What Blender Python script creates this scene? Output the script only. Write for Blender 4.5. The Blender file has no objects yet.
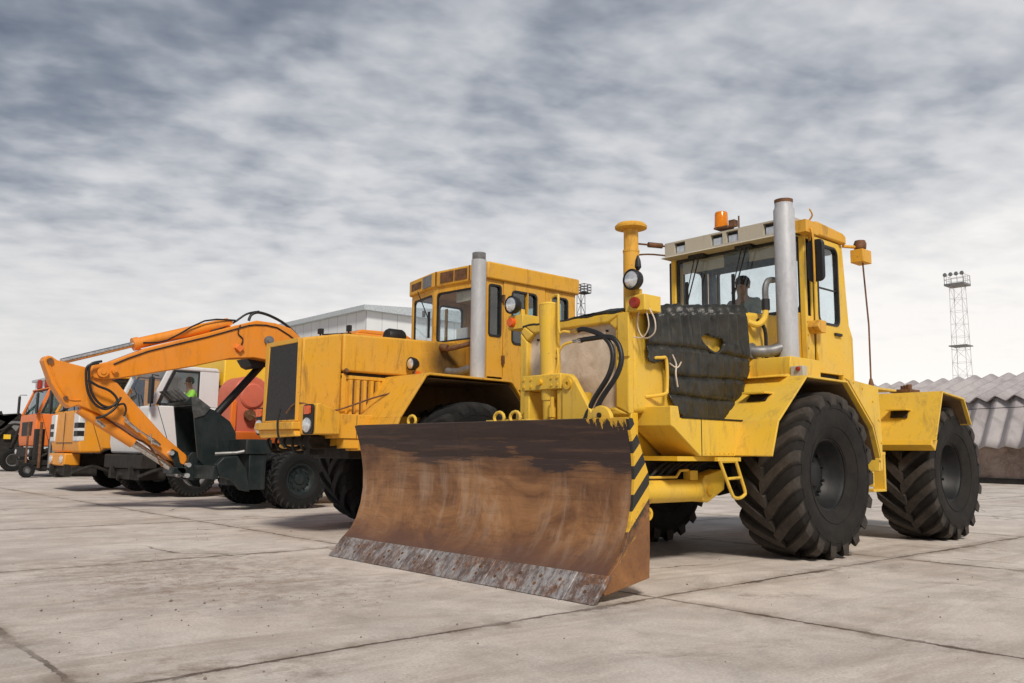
import bpy, bmesh, math, random
from mathutils import Vector, Matrix, noise
R_ = math.radians
random.seed(7)
PI = math.pi
scene = bpy.context.scene
col = scene.collection

# ------------------------------------------------------------------ camera
CAM = Vector((0, 0, 1.04)); FPX = 849.0
TH, PITCH, ROLL = R_(48.3), R_(7.5), R_(.57)
_f0 = Vector((math.cos(TH), math.sin(TH), 0)); _r0 = Vector((math.sin(TH), -math.cos(TH), 0))
FW = _f0 * math.cos(PITCH) + Vector((0, 0, math.sin(PITCH))); _u0 = _r0.cross(FW)
RT = _r0 * math.cos(ROLL) + _u0 * math.sin(ROLL); UP = -_r0 * math.sin(ROLL) + _u0 * math.cos(ROLL)
cd = bpy.data.cameras.new('camera'); cam = bpy.data.objects.new('camera', cd); col.objects.link(cam)
cd.sensor_width = 36; cd.lens = FPX / 1024 * 36; cd.clip_start = .05; cd.clip_end = 3000
m = Matrix((RT, UP, -FW)).transposed().to_4x4(); m.translation = CAM; cam.matrix_world = m
scene.camera = cam

def at(x, y, ax, v):
    """world point on the plane ax = v seen at photo position x, y (used to survey real coordinates)"""
    d = RT * ((x - 512) / FPX) - UP * ((y - 341.5) / FPX) + FW
    i = 'XYZ'.index(ax)
    return CAM + d * ((v - CAM[i]) / d[i])

# ------------------------------------------------------------------ materials
def newmat(name):
    m = bpy.data.materials.new(name); m.use_nodes = True
    nt = m.node_tree; nt.nodes.clear()
    o = nt.nodes.new('ShaderNodeOutputMaterial'); b = nt.nodes.new('ShaderNodeBsdfPrincipled')
    nt.links.new(b.outputs[0], o.inputs[0])
    return m, nt, b, o
class N:
    def __init__(s, nt): s.nt = nt; s.L = nt.links.new
    def new(s, t, **k):
        n = s.nt.nodes.new(t)
        for a, b in k.items(): setattr(n, a, b)
        return n
    def co(s, kind='Object'):
        return s.new('ShaderNodeTexCoord').outputs[kind]
    def noise(s, vec, scale, detail=4, rough=.6, dist=0, mapping=None):
        if mapping:
            mp = s.new('ShaderNodeMapping'); mp.inputs['Scale'].default_value = mapping; s.L(vec, mp.inputs[0]); vec = mp.outputs[0]
        n = s.new('ShaderNodeTexNoise'); n.inputs['Scale'].default_value = scale; n.inputs['Detail'].default_value = detail
        n.inputs['Roughness'].default_value = rough; n.inputs['Distortion'].default_value = dist
        s.L(vec, n.inputs['Vector']); return n.outputs['Fac']
    def ramp(s, f, stops, interp='LINEAR'):
        r = s.new('ShaderNodeValToRGB'); r.color_ramp.interpolation = interp; e = r.color_ramp.elements
        while len(e) < len(stops): e.new(.5)
        for i, (p, c) in enumerate(stops):
            e[i].position = p; e[i].color = (c, c, c, 1) if isinstance(c, (int, float)) else (*c, 1)
        s.L(f, r.inputs[0]); return r.outputs[0]
    def mix(s, fac, a, b, mode='MIX'):
        n = s.new('ShaderNodeMix', data_type='RGBA', blend_type=mode)
        for i, v in ((0, fac), (6, a), (7, b)):
            if isinstance(v, (int, float)): n.inputs[i].default_value = v if i == 0 else (v, v, v, 1)
            elif isinstance(v, tuple): n.inputs[i].default_value = (*v, 1)
            else: s.L(v, n.inputs[i])
        return n.outputs[2]
    def math(s, op, a, b=0.0, c=None, clamp=False):
        n = s.new('ShaderNodeMath', operation=op, use_clamp=clamp)
        for i, v in enumerate((a, b) if c is None else (a, b, c)):
            if isinstance(v, (int, float)): n.inputs[i].default_value = v
            else: s.L(v, n.inputs[i])
        return n.outputs[0]
    def sep(s, v):
        n = s.new('ShaderNodeSeparateXYZ'); s.L(v, n.inputs[0]); return n.outputs
    def bump(s, h, strength, dist, b):
        n = s.new('ShaderNodeBump'); n.inputs['Strength'].default_value = strength; n.inputs['Distance'].default_value = dist
        s.L(h, n.inputs['Height']); s.L(n.outputs[0], b.inputs['Normal']); return n

def paint(name, c, rough=.42, dirt=.35, dirtc=(.16, .12, .07), metal=0, scale=2.5, fade=.12, spec=.4):
    m, nt, b, o = newmat(name); k = N(nt); co = k.co()
    f1 = k.ramp(k.noise(co, scale, 6, .65, .4), [(.35, 0), (.75, 1)])
    c2 = tuple(min(1, x * (1 - fade) + fade * .55 * (sum(c) / 3 + .25)) for x in c)
    base = k.mix(f1, c, c2)
    st = k.ramp(k.noise(co, 3.0, 7, .75, .6, (2.2, 2.2, .5)), [(.52, 0), (.72, dirt)])      # runs of grime
    base = k.mix(st, base, dirtc)
    sp = k.ramp(k.noise(co, 42, 3, .6), [(.66, 0), (.72, dirt * .9)])
    base = k.mix(sp, base, tuple(x * .6 for x in dirtc))
    k.L(base, b.inputs['Base Color'])
    rr = k.ramp(k.noise(co, 7, 5), [(.3, rough - .08), (.7, rough + .16)]); k.L(rr, b.inputs['Roughness'])
    b.inputs['Metallic'].default_value = metal; b.inputs['Specular IOR Level'].default_value = spec
    k.bump(k.noise(co, 4, 2), .06, .02, b)
    return m
def flat(name, c, rough=.6, metal=0, var=.25, scale=14, bump=.15):
    m, nt, b, o = newmat(name); k = N(nt); co = k.co()
    n = k.noise(co, scale, 5)
    k.L(k.mix(k.ramp(n, [(.3, 0), (.7, 1)]), tuple(x * (1 - var) for x in c), tuple(min(1, x * (1 + var)) for x in c)), b.inputs['Base Color'])
    b.inputs['Roughness'].default_value = rough; b.inputs['Metallic'].default_value = metal
    k.bump(n, bump, .01, b)
    return m
def glass(name, tint=(.93, .96, .97), gl=.12, rough=.03):
    m, nt, b, o = newmat(name); k = N(nt); nt.nodes.remove(b)
    t = k.new('ShaderNodeBsdfTransparent'); t.inputs[0].default_value = (*tint, 1)
    g = k.new('ShaderNodeBsdfGlossy'); g.inputs['Roughness'].default_value = rough; g.inputs[0].default_value = (.95, .97, 1, 1)
    d = k.new('ShaderNodeBsdfDiffuse'); d.inputs[0].default_value = (.45, .43, .38, 1)
    fr = k.new('ShaderNodeFresnel'); fr.inputs[0].default_value = 1.5
    ge = k.new('ShaderNodeNewGeometry'); f = k.math('MULTIPLY', k.math('ADD', fr.outputs[0], gl * .3, clamp=True), k.math('SUBTRACT', 1.0, ge.outputs['Backfacing']))
    mx = k.new('ShaderNodeMixShader'); k.L(f, mx.inputs[0]); k.L(t.outputs[0], mx.inputs[1]); k.L(g.outputs[0], mx.inputs[2])
    dust = k.ramp(k.noise(k.co(), 5, 6, .7), [(.45, .005), (.8, .07)])
    m2 = k.new('ShaderNodeMixShader'); k.L(dust, m2.inputs[0]); k.L(mx.outputs[0], m2.inputs[1]); k.L(d.outputs[0], m2.inputs[2])
    k.L(m2.outputs[0], o.inputs[0]); return m

M = {}
M['yellow'] = paint('yellow_paint', (.80, .505, .045), .42, .62, (.25, .17, .08))
M['yellow_old'] = paint('old_yellow_paint', (.75, .385, .028), .5, .7, (.15, .075, .03))
M['yellow_deep'] = paint('deep_yellow_paint', (.78, .46, .02), .42, .3)
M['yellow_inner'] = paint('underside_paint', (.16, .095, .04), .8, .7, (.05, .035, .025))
M['orange'] = paint('orange_paint', (.82, .27, .012), .38, .3, (.2, .08, .03))
M['orange_red'] = paint('bright_orange_paint', (.85, .19, .018), .38, .15)
M['amber_truck'] = paint('amber_truck_paint', (.82, .33, .015), .4, .2)
M['red'] = paint('red_orange_paint', (.66, .15, .085), .45, .4, (.25, .12, .1))
M['white'] = paint('white_paint', (.72, .73, .74), .4, .18, (.35, .32, .28))
M['visor'] = paint('cream_grey_paint', (.50, .46, .37), .55, .4)
M['teal'] = paint('dark_teal_paint', (.007, .015, .016), .42, .5, (.07, .06, .05))
M['black'] = flat('black_metal', (.010, .010, .0105), .55, .0, .35)
M['dark'] = flat('grimy_dark_metal', (.022, .019, .016), .75, .2, .6, 8, .5)
M['rubber'] = flat('black_rubber', (.014, .014, .015), .48, 0, .3)
M['seat'] = flat('dark_cloth', (.03, .033, .04), .85)
M['liner'] = flat('blue_grey_liner', (.14, .19, .25), .8)
M['grey'] = flat('grey_metal', (.22, .22, .22), .5, .5)
M['brown'] = flat('brown_rusty_metal', (.16, .075, .035), .7, .2, .5, 12, .4)
M['chrome'] = flat('bright_rod', (.6, .58, .55), .25, .9, .35, 30)
M['brass'] = flat('brass_fitting', (.55, .35, .1), .4, .8)
M['lens'] = flat('lamp_glass', (.75, .77, .78), .08, .55, .2, 20)
M['redlens'] = flat('red_lens', (.30, .025, .012), .3, 0, .3)
M['orangelens'] = flat('orange_lens', (.75, .12, .015), .3, 0, .25)
M['glass'] = glass('cab_glass')
M['tealglass'] = glass('tinted_cab_glass', (.48, .62, .60), .2)
M['skin'] = flat('skin', (.42, .25, .17), .6)
M['hair'] = flat('dark_hair', (.02, .015, .012), .7)
M['greyshirt'] = flat('grey_green_cloth', (.32, .36, .30), .9)
M['hivis'] = flat('hi_vis_cloth', (.35, .85, .08), .8)
M['trousers'] = flat('navy_trousers', (.03, .04, .07), .9)

def m_beacon():
    m, nt, b, o = newmat('amber_beacon_plastic'); k = N(nt)
    b.inputs['Base Color'].default_value = (.95, .30, .01, 1); b.inputs['Roughness'].default_value = .15
    b.inputs['Transmission Weight'].default_value = .35; b.inputs['Subsurface Weight'].default_value = .3
    k.bump(k.noise(k.co(), 60, 1), .1, .003, b)
    return m
M['beacon'] = m_beacon()
def m_stack():
    m, nt, b, o = newmat('aluminium_painted_stack'); k = N(nt); co = k.co()
    base = k.mix(k.ramp(k.noise(co, 9, 7, .75, .5, (1, 1, .35)), [(.4, 0), (.7, 1)]), (.52, .53, .55), (.38, .39, .41))
    spot = k.ramp(k.noise(co, 3.1, 3, .5), [(.70, 0), (.76, .75)])
    base = k.mix(spot, base, (.07, .065, .06)); k.L(base, b.inputs['Base Color'])
    b.inputs['Metallic'].default_value = .12; b.inputs['Roughness'].default_value = .55
    k.bump(k.noise(co, 22, 5), .25, .01, b); return m
M['stack'] = m_stack()
def m_soot():
    m = paint('sooty_old_yellow_paint', (.75, .385, .028), .5, .7, (.15, .075, .03)); nt = m.node_tree; k = N(nt); b = [n for n in nt.nodes if n.type == 'BSDF_PRINCIPLED'][0]
    src = b.inputs['Base Color'].links[0].from_socket; co = k.co(); sb = k.new('ShaderNodeVectorMath', operation='DISTANCE'); k.L(co, sb.inputs[0]); sb.inputs[1].default_value = (.20, -.5, 2.30)
    ds = k.math('ADD', sb.outputs['Value'], k.math('MULTIPLY', k.math('SUBTRACT', k.noise(co, 3, 4), .5), .3)); f = k.ramp(ds, [(.14, .92), (.52, 0)])
    k.L(k.mix(f, src, (.03, .02, .012)), b.inputs['Base Color']); return m
M['soot'] = m_soot()
def m_tyre(name, dust):
    m, nt, b, o = newmat(name); k = N(nt); co = k.co()
    n = k.ramp(k.noise(co, 5, 7, .7, .3), [(.3, 0), (.75, 1)])
    base = k.mix(n, (.011, .0105, .010), tuple(q * .8 for q in dust))
    x, y, z = k.sep(co)
    r = k.math('SQRT', k.math('ADD', k.math('MULTIPLY', x, x), k.math('MULTIPLY', z, z)))
    at1 = k.new('ShaderNodeAttribute'); at1.attribute_name = 'lug'
    top = k.math('MULTIPLY', at1.outputs['Fac'], k.ramp(k.noise(co, 11, 5, .7), [(.3, .3), (.7, 1)]))
    base = k.mix(top, base, tuple(q * 1.9 for q in dust)); k.L(base, b.inputs['Base Color'])
    b.inputs['Roughness'].default_value = .7; b.inputs['Specular IOR Level'].default_value = .2
    k.bump(k.noise(co, 26, 6), .3, .006, b); return m
M['tyre'] = m_tyre('dusty_tractor_tyre', (.038, .032, .027))
M['tyre2'] = m_tyre('clean_black_tyre', (.018, .018, .018))

def m_blade():
    m, nt, b, o = newmat('worn_rusty_blade'); k = N(nt); co = k.co(); x, y, z = k.sep(co)
    # local coordinates: y runs along the blade, z up
    big = k.noise(co, 1.6, 8, .7, .8, (1, 1, 1.6))
    base = k.ramp(big, [(.28, (.11, .045, .02)), (.44, (.23, .105, .042)), (.58, (.35, .17, .068)), (.76, (.44, .27, .15))])
    scr = k.noise(co, 5, 6, .75, .2, (1, .55, 9))                        # horizontal scratches
    base = k.mix(k.ramp(scr, [(.54, 0), (.70, .5)]), base, (.08, .045, .03))
    run = k.math('MULTIPLY', k.noise(co, 3, 7, .7, .3, (1, 2.2, .3)), k.ramp(k.noise(co, 1.1, 3), [(.35, .75), (.65, 1.1)]))                        # vertical pale runs
    base = k.mix(k.ramp(run, [(.50, 0), (.72, .6)]), base, (.46, .32, .22))
    # remains of black paint worn off except along the upper third
    zz = k.math('ADD', z, k.math('ADD', k.math('MULTIPLY', k.math('SUBTRACT', k.noise(co, 1.3, 3, .5, .3, (1, .6, 2)), .5), .5), k.math('MULTIPLY', k.math('SUBTRACT', k.noise(co, 8, 6, .7, .2, (1, .22, 3.2)), .5), .38)))
    dk = k.ramp(zz, [(.74, 0), (.94, .30), (1.10, .70), (1.26, .95)])
    base = k.mix(dk, base, (.034, .022, .022))
    wr = k.ramp(k.noise(co, 3.5, 6, .7, 0, (1, .35, 6)), [(.52, 0), (.66, .6)])
    base = k.mix(k.math('MULTIPLY', wr, k.ramp(z, [(.8, 0), (1.0, 1)])), base, (.15, .08, .05))
    # purple brown wear low down
    lo = k.ramp(k.math('ADD', z, k.math('MULTIPLY', k.noise(co, 3, 5), .18)), [(.28, .75), (.5, 0)])
    base = k.mix(lo, base, (.115, .065, .055))
    # yellow paint left near the corner by the end plate
    yy = k.math('ADD', y, k.math('MULTIPLY', k.noise(co, 14, 5, .7), .5))
    ln = k.math('ADD', z, k.math('MULTIPLY', k.math('SUBTRACT', k.noise(co, 34, 4, .7, 0, (1, 1, .12)), .5), .34))
    m1 = k.math('GREATER_THAN', k.math('SUBTRACT', ln, k.math('MULTIPLY', k.math('ADD', y, 1.65), .16)), 1.245)
    m2 = k.math('MULTIPLY', k.math('LESS_THAN', k.math('ABSOLUTE', k.math('SUBTRACT', z, 1.07)), .028), k.math('GREATER_THAN', k.noise(co, 16, 5, .7, 0, (1, 1, 2)), .5))
    side = k.math('LESS_THAN', k.math('ADD', y, k.math('MULTIPLY', k.math('SUBTRACT', k.noise(co, 9, 3), .5), .4)), -1.22)
    cor = k.math('MULTIPLY', side, m1)
    base = k.mix(cor, base, (.72, .42, .04))
    k.L(base, b.inputs['Base Color'])
    k.L(k.ramp(scr, [(.3, .38), (.7, .62)]), b.inputs['Roughness']); b.inputs['Metallic'].default_value = .15
    k.bump(k.math('ADD', k.math('MULTIPLY', big, .6), k.math('MULTIPLY', scr, .4)), .3, .015, b); return m
M['blade'] = m_blade()
def m_edge():
    m, nt, b, o = newmat('worn_cutting_edge'); k = N(nt); co = k.co()
    n = k.noise(co, 1.7, 9, .78, .3, (1, 1, 1.4))
    base = k.ramp(n, [(.32, (.08, .055, .045)), (.42, (.28, .20, .16)), (.48, (.40, .39, .39)), (.54, (.46, .44, .43)), (.60, (.33, .16, .08)), (.70, (.16, .09, .06))])
    base = k.mix(k.ramp(k.noise(co, 2.6, 8, .8, .2, (1, 1.3, .8)), [(.47, 0), (.56, .8)]), base, (.19, .10, .065)); base = k.mix(k.ramp(k.noise(co, 9, 8, .8, .2, (1, 2.5, .6)), [(.44, 0), (.58, .8)]), base, (.10, .07, .06))
    base = k.mix(k.ramp(k.noise(co, 22, 5, .7), [(.55, 0), (.68, .5)]), base, (.55, .52, .50))
    k.L(base, b.inputs['Base Color']); b.inputs['Metallic'].default_value = .25; b.inputs['Roughness'].default_value = .5
    k.bump(k.noise(co, 18, 7, .7), .6, .012, b); return m
M['edge'] = m_edge()
def m_hazard():
    m, nt, b, o = newmat('hazard_striped_plate'); k = N(nt); co = k.co(); x, y, z = k.sep(co)
    d = k.math('ADD', k.math('MULTIPLY', x, -1.0), k.math('MULTIPLY', z, 1.0))
    w = k.math('FRACT', k.math('MULTIPLY', k.math('ADD', d, 40), 4.9))
    st = k.math('GREATER_THAN', w, .5)
    base = k.mix(st, (.02, .018, .015), (.74, .43, .03))
    line = k.math('ADD', k.math('ADD', z, k.math('MULTIPLY', k.math('ADD', x, 3.3), -.9)), k.math('MULTIPLY', k.math('SUBTRACT', k.noise(co, 16, 6, .8), .5), .55))
    wear = k.ramp(line, [(.56, 1), (.70, 0)])
    rust = k.ramp(k.noise(co, 4, 6, .7, .3), [(.35, (.17, .07, .025)), (.7, (.33, .15, .05))])
    base = k.mix(wear, base, rust)
    sp = k.ramp(k.noise(co, 30, 4), [(.62, 0), (.68, .7)]); base = k.mix(sp, base, (.09, .06, .04))
    k.L(base, b.inputs['Base Color']); b.inputs['Roughness'].default_value = .55; k.bump(k.noise(co, 15, 5), .2, .01, b); return m
M['hazard'] = m_hazard()
def m_cloth(name, c1, c2, rough=.85, sheen=.2, sc=9):
    m, nt, b, o = newmat(name); k = N(nt); co = k.co()
    n = k.noise(co, sc, 7, .7, .6); k.L(k.mix(k.ramp(n, [(.35, 0), (.72, 1)]), c1, c2), b.inputs['Base Color'])
    b.inputs['Roughness'].default_value = rough; b.inputs['Sheen Weight'].default_value = sheen
    k.bump(k.math('ADD', k.noise(co, 7, 5, .65, 1.2, (1, 1, .5)), k.math('MULTIPLY', k.noise(co, 70, 2), .15)), .35, .03, b); return m
M['quilt'] = m_cloth('black_quilted_leatherette', (.010, .0105, .009), (.046, .043, .034), .40, .0, 4)
M['canvas'] = m_cloth('beige_canvas', (.56, .46, .36), (.74, .65, .54), .9, .1, 5)

def m_concrete():
    m, nt, b, o = newmat('worn_concrete_slabs'); k = N(nt); co = k.co(); x, y, z = k.sep(co)
    wob = k.math('ADD', k.math('MULTIPLY', k.math('SUBTRACT', k.noise(co, 1.6, 4, .6), .5), .10), k.math('MULTIPLY', k.math('SUBTRACT', k.noise(co, 14, 5, .7), .5), .045))
    def joint(c, period, off, wid):
        t = k.math('ADD', k.math('SUBTRACT', c, off), wob)
        f = k.math('ABSOLUTE', k.math('SUBTRACT', k.math('FRACT', k.math('ADD', k.math('DIVIDE', t, period), 100.5)), .5))
        d = k.math('MULTIPLY', f, period)
        ww = k.math('ADD', wid * .8, k.math('MULTIPLY', k.ramp(k.noise(co, 1.6, 7, .85), [(.5, 0), (.74, 1)]), wid * 3.2))
        return k.math('DIVIDE', d, ww)
    jx, jy = joint(x, 3.9, 5.08, .02), joint(y, 4.28, 4.08, .02)
    j = k.math('MINIMUM', jx, jy)
    crack = k.new('ShaderNodeTexVoronoi', feature='DISTANCE_TO_EDGE'); crack.inputs['Scale'].default_value = .32
    vv = k.new('ShaderNodeVectorMath', operation='ADD'); nz = k.new('ShaderNodeTexNoise'); nz.inputs['Scale'].default_value = 1.4; nz.inputs['Detail'].default_value = 6
    k.L(co, nz.inputs['Vector']); k.L(co, vv.inputs[0])
    sc = k.new('ShaderNodeVectorMath', operation='SCALE'); sc.inputs['Scale'].default_value = .55; k.L(nz.outputs['Color'], sc.inputs[0]); k.L(sc.outputs[0], vv.inputs[1]); k.L(vv.outputs[0], crack.inputs['Vector'])
    cr = k.ramp(crack.outputs['Distance'], [(0, 1), (.006, 0)])
    cr = k.math('MULTIPLY', cr, k.ramp(k.noise(co, .35, 3), [(.5, 0), (.6, 1)]))
    big = k.noise(co, .35, 7, .7, .6)
    base = k.ramp(big, [(.3, (.57, .49, .425)), (.5, (.68, .61, .545)), (.72, (.75, .69, .63))])
    med = k.ramp(k.noise(co, 1.5, 8, .72, .6), [(.3, .72), (.6, 1.06)]); base = k.mix(1.0, base, med, 'MULTIPLY')
    tr = k.ramp(k.noise(co, .9, 7, .7, .8, (.35, 2.0, 1)), [(.50, 0), (.70, .62)]); base = k.mix(tr, base, (.33, .25, .19))
    stain = k.ramp(k.noise(co, .8, 8, .78, .4), [(.58, 0), (.68, .62)]); base = k.mix(stain, base, (.20, .14, .10))
    fine = k.ramp(k.noise(co, 55, 4, .7), [(.3, .80), (.7, 1.14)]); base = k.mix(1.0, base, fine, 'MULTIPLY')
    x1 = k.math('SUBTRACT', x, 2.9); y1 = k.math('SUBTRACT', y, 7.2)
    zone = k.ramp(k.math('ADD', k.math('MULTIPLY', k.math('ADD', k.math('MULTIPLY', x1, x1), k.math('MULTIPLY', k.math('MULTIPLY', y1, y1), .35)), .22), k.math('MULTIPLY', k.noise(co, 1.2, 5), .6)), [(.35, 1), (.85, 0)])
    gr_ = k.math('MULTIPLY', zone, k.ramp(k.noise(co, 6, 9, .85, .3), [(.46, 0), (.60, .75)])); base = k.mix(gr_, base, (.27, .19, .145))
    peb = k.ramp(k.noise(co, 24, 3, .6), [(.68, 0), (.73, .5)]); base = k.mix(peb, base, (.15, .12, .1))
    side = k.ramp(j, [(0, .75), (.12, .45), (1, 0)])          # dirt gathered beside the joints (j / 10)
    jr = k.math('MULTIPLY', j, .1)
    halo = k.math('MULTIPLY', k.ramp(jr, [(.05, .8), (1.0, 0)]), k.ramp(k.noise(co, 3, 6, .7), [(.4, 0), (.65, 1)]))  # joint dirt, darkened further to paint in the shadow beside the blade
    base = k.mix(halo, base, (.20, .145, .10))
    jm = k.math('MULTIPLY', k.ramp(jr, [(.06, 1), (.115, 0)]), k.ramp(k.noise(co, .7, 4, .6), [(.36, .35), (.55, 1)]))
    base = k.mix(k.math('MULTIPLY', jm, .88), base, (.095, .066, .046)); base = k.mix(cr, base, (.10, .07, .05))
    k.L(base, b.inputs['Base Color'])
    k.L(k.ramp(big, [(.3, .62), (.7, .85)]), b.inputs['Roughness']); b.inputs['Specular IOR Level'].default_value = .3
    h = k.math('SUBTRACT', k.math('ADD', k.math('MULTIPLY', k.noise(co, 14, 9, .8), .5), k.math('MULTIPLY', k.noise(co, 1.2, 4), .6)), k.math('ADD', k.math('MULTIPLY', jm, 1.2), k.math('MULTIPLY', cr, .5)))
    k.bump(h, .55, .03, b); return m
M['concrete'] = m_concrete()
def m_slate():
    m, nt, b, o = newmat('weathered_asbestos_sheet'); k = N(nt); co = k.co()
    n = k.noise(co, 1.2, 7, .75, .5, (1, 1, .35))
    k.L(k.ramp(n, [(.3, (.30, .27, .27)), (.52, (.44, .41, .41)), (.75, (.54, .51, .50))]), b.inputs['Base Color']); b.inputs['Roughness'].default_value = .95
    k.bump(k.noise(co, 12, 5), .3, .02, b); return m
M['slate'] = m_slate()
def m_stucco():
    m, nt, b, o = newmat('stained_old_plaster'); k = N(nt); co = k.co()
    n = k.noise(co, .9, 9, .8, .9)
    k.L(k.ramp(n, [(.28, (.07, .055, .05)), (.42, (.19, .14, .115)), (.55, (.33, .25, .205)), (.72, (.42, .35, .31))]), b.inputs['Base Color']); b.inputs['Roughness'].default_value = .95
    k.bump(k.noise(co, 7, 8, .75), .6, .04, b); return m
M['stucco'] = m_stucco()
def m_clad(name, c, c2):
    m, nt, b, o = newmat(name); k = N(nt); co = k.co(); x, y, z = k.sep(co)
    u = k.math('ADD', x, y); w = k.math('FRACT', k.math('MULTIPLY', u, 1.15)); seam = k.math('LESS_THAN', w, .04)
    n = k.ramp(k.noise(co, .5, 5, .7, 0, (1, 1, .3)), [(.35, 0), (.75, 1)])
    base = k.mix(n, c, c2); base = k.mix(seam, base, tuple(q * .6 for q in c)); k.L(base, b.inputs['Base Color'])
    b.inputs['Roughness'].default_value = .6; k.bump(w, .2, .05, b); return m
M['clad'] = m_clad('pale_metal_cladding', (.74, .77, .78), (.66, .69, .71))
M['bluegrey'] = flat('blue_grey_trim', (.46, .51, .54), .6)

# ------------------------------------------------------------------ mesh helpers
def poly_area(p):
    return sum(p[i][0] * p[(i + 1) % len(p)][1] - p[(i + 1) % len(p)][0] * p[i][1] for i in range(len(p))) / 2
class MB:
    """collects geometry in world coordinates"""
    def __init__(s): s.v = []; s.f = []; s.lug = []
    def add(s, vs, fs):
        o = len(s.v); s.v += [Vector(p) for p in vs]; s.f += [tuple(i + o for i in f) for f in fs]
    def hexa(s, p):   # p: bottom 4 then top 4
        s.add(p, [(3, 2, 1, 0), (4, 5, 6, 7), (0, 1, 5, 4), (1, 2, 6, 5), (2, 3, 7, 6), (3, 0, 4, 7)]); return s
    def box(s, x0, x1, y0, y1, z0, z1):
        s.hexa([(x0, y0, z0), (x1, y0, z0), (x1, y1, z0), (x0, y1, z0), (x0, y0, z1), (x1, y0, z1), (x1, y1, z1), (x0, y1, z1)]); return s
    def prism(s, pts, ax, a0, a1):
        """pts 2-D polygon: ax 'y' -> (x,z), 'x' -> (y,z), 'z' -> (x,y)"""
        def V(p, a): return {'y': (p[0], a, p[1]), 'x': (a, p[0], p[1]), 'z': (p[0], p[1], a)}[ax]
        n = len(pts); A = poly_area(pts) * (-1 if ax == 'y' else 1)
        if A < 0: pts = pts[::-1]
        if a1 < a0: a0, a1 = a1, a0
        s.add([V(p, a0) for p in pts] + [V(p, a1) for p in pts],
              [tuple(range(n - 1, -1, -1)), tuple(range(n, 2 * n))] + [(i, (i + 1) % n, n + (i + 1) % n, n + i) for i in range(n)]); return s
    def shell(s, pts, t, a0, a1, ax='y'):
        """bent sheet of thickness t below an open outline"""
        n = len(pts); off = []
        for i in range(n):
            a = Vector(pts[max(i - 1, 0)]); b = Vector(pts[min(i + 1, n - 1)]); p = Vector(pts[i])
            d1 = (p - a).normalized() if i else (b - p).normalized(); d2 = (b - p).normalized() if i < n - 1 else d1
            n1 = Vector((d1.y, -d1.x)); n2 = Vector((d2.y, -d2.x)); nn = (n1 + n2).normalized()
            off.append(tuple(p + nn * t / max(.4, nn.dot(n1))))
        for i in range(n - 1): s.prism([pts[i], pts[i + 1], off[i + 1], off[i]], ax, a0, a1)
        return s
    def tube(s, pts, r, n=8, smooth=0):
        pts = [Vector(p) for p in pts]
        if smooth:
            out = []
            P = [pts[0]] + pts + [pts[-1]]
            for i in range(1, len(P) - 2):
                for j in range(smooth):
                    t = j / smooth; a, b, c, d = P[i - 1], P[i], P[i + 1], P[i + 2]
                    out.append(.5 * ((2 * b) + (c - a) * t + (2 * a - 5 * b + 4 * c - d) * t * t + (3 * b - a - 3 * c + d) * t ** 3))
            out.append(pts[-1]); pts = out
        rs = r if isinstance(r, (list, tuple)) else [r] * len(pts)
        vs = []; u = None
        for i, p in enumerate(pts):
            d = ((pts[min(i + 1, len(pts) - 1)] - p).normalized() + (p - pts[max(i - 1, 0)]).normalized())
            if d.length < 1e-6: d = pts[min(i + 1, len(pts) - 1)] - p
            d.normalize()
            if u is None: u = d.orthogonal().normalized()
            u = (u - d * u.dot(d)).normalized(); w = d.cross(u)
            for j in range(n):
                a = 2 * PI * j / n; vs.append(p + (u * math.cos(a) + w * math.sin(a)) * rs[i])
        fs = [(i * n + j, i * n + (j + 1) % n, (i + 1) * n + (j + 1) % n, (i + 1) * n + j) for i in range(len(pts) - 1) for j in range(n)]
        fs += [tuple(range(n - 1, -1, -1)), tuple((len(pts) - 1) * n + j for j in range(n))]
        s.add(vs, fs); return s
    def cyl(s, a, b, r, r2=None, n=20): return s.tube([a, b], [r, r if r2 is None else r2], n)
    def lathe(s, prof, c, ax='z', n=28, closed=False):
        """prof [(radius, height)]"""
        c = Vector(c); vs = []
        for r, h in prof:
            for j in range(n):
                a = 2 * PI * j / n; ca, sa = math.cos(a) * r, math.sin(a) * r
                vs.append(c + Vector({'z': (ca, sa, h), 'y': (sa, h, ca), 'x': (h, ca, sa)}[ax]))
        k = len(prof); fs = [(i * n + j, i * n + (j + 1) % n, (i + 1) * n + (j + 1) % n, (i + 1) * n + j) for i in range(k - 1) for j in range(n)]
        if closed: fs += [((k - 1) * n + j, (k - 1) * n + (j + 1) % n, (j + 1) % n, j) for j in range(n)]
        else: fs += [tuple(range(n - 1, -1, -1)), tuple((k - 1) * n + j for j in range(n))]
        s.add(vs, fs); return s
    def ring(s, outer, inner, ax, a0, a1):
        """plate with a hole; outlines with equal counts"""
        n = len(outer)
        for i in range(n):
            j = (i + 1) % n; s.prism([outer[i], outer[j], inner[j], inner[i]], ax, a0, a1)
        return s
    def plate(s, pts, t):
        """planar 3-D polygon thickened by t along its normal"""
        pts = [Vector(p) for p in pts]; n = len(pts); nn = Vector((0, 0, 0))
        for i in range(n): nn += (pts[i] - pts[0]).cross(pts[(i + 1) % n] - pts[0])
        nn.normalize()
        s.add([p - nn * t / 2 for p in pts] + [p + nn * t / 2 for p in pts],
              [tuple(range(n - 1, -1, -1)), tuple(range(n, 2 * n))] + [(i, (i + 1) % n, n + (i + 1) % n, n + i) for i in range(n)]); return s
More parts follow.
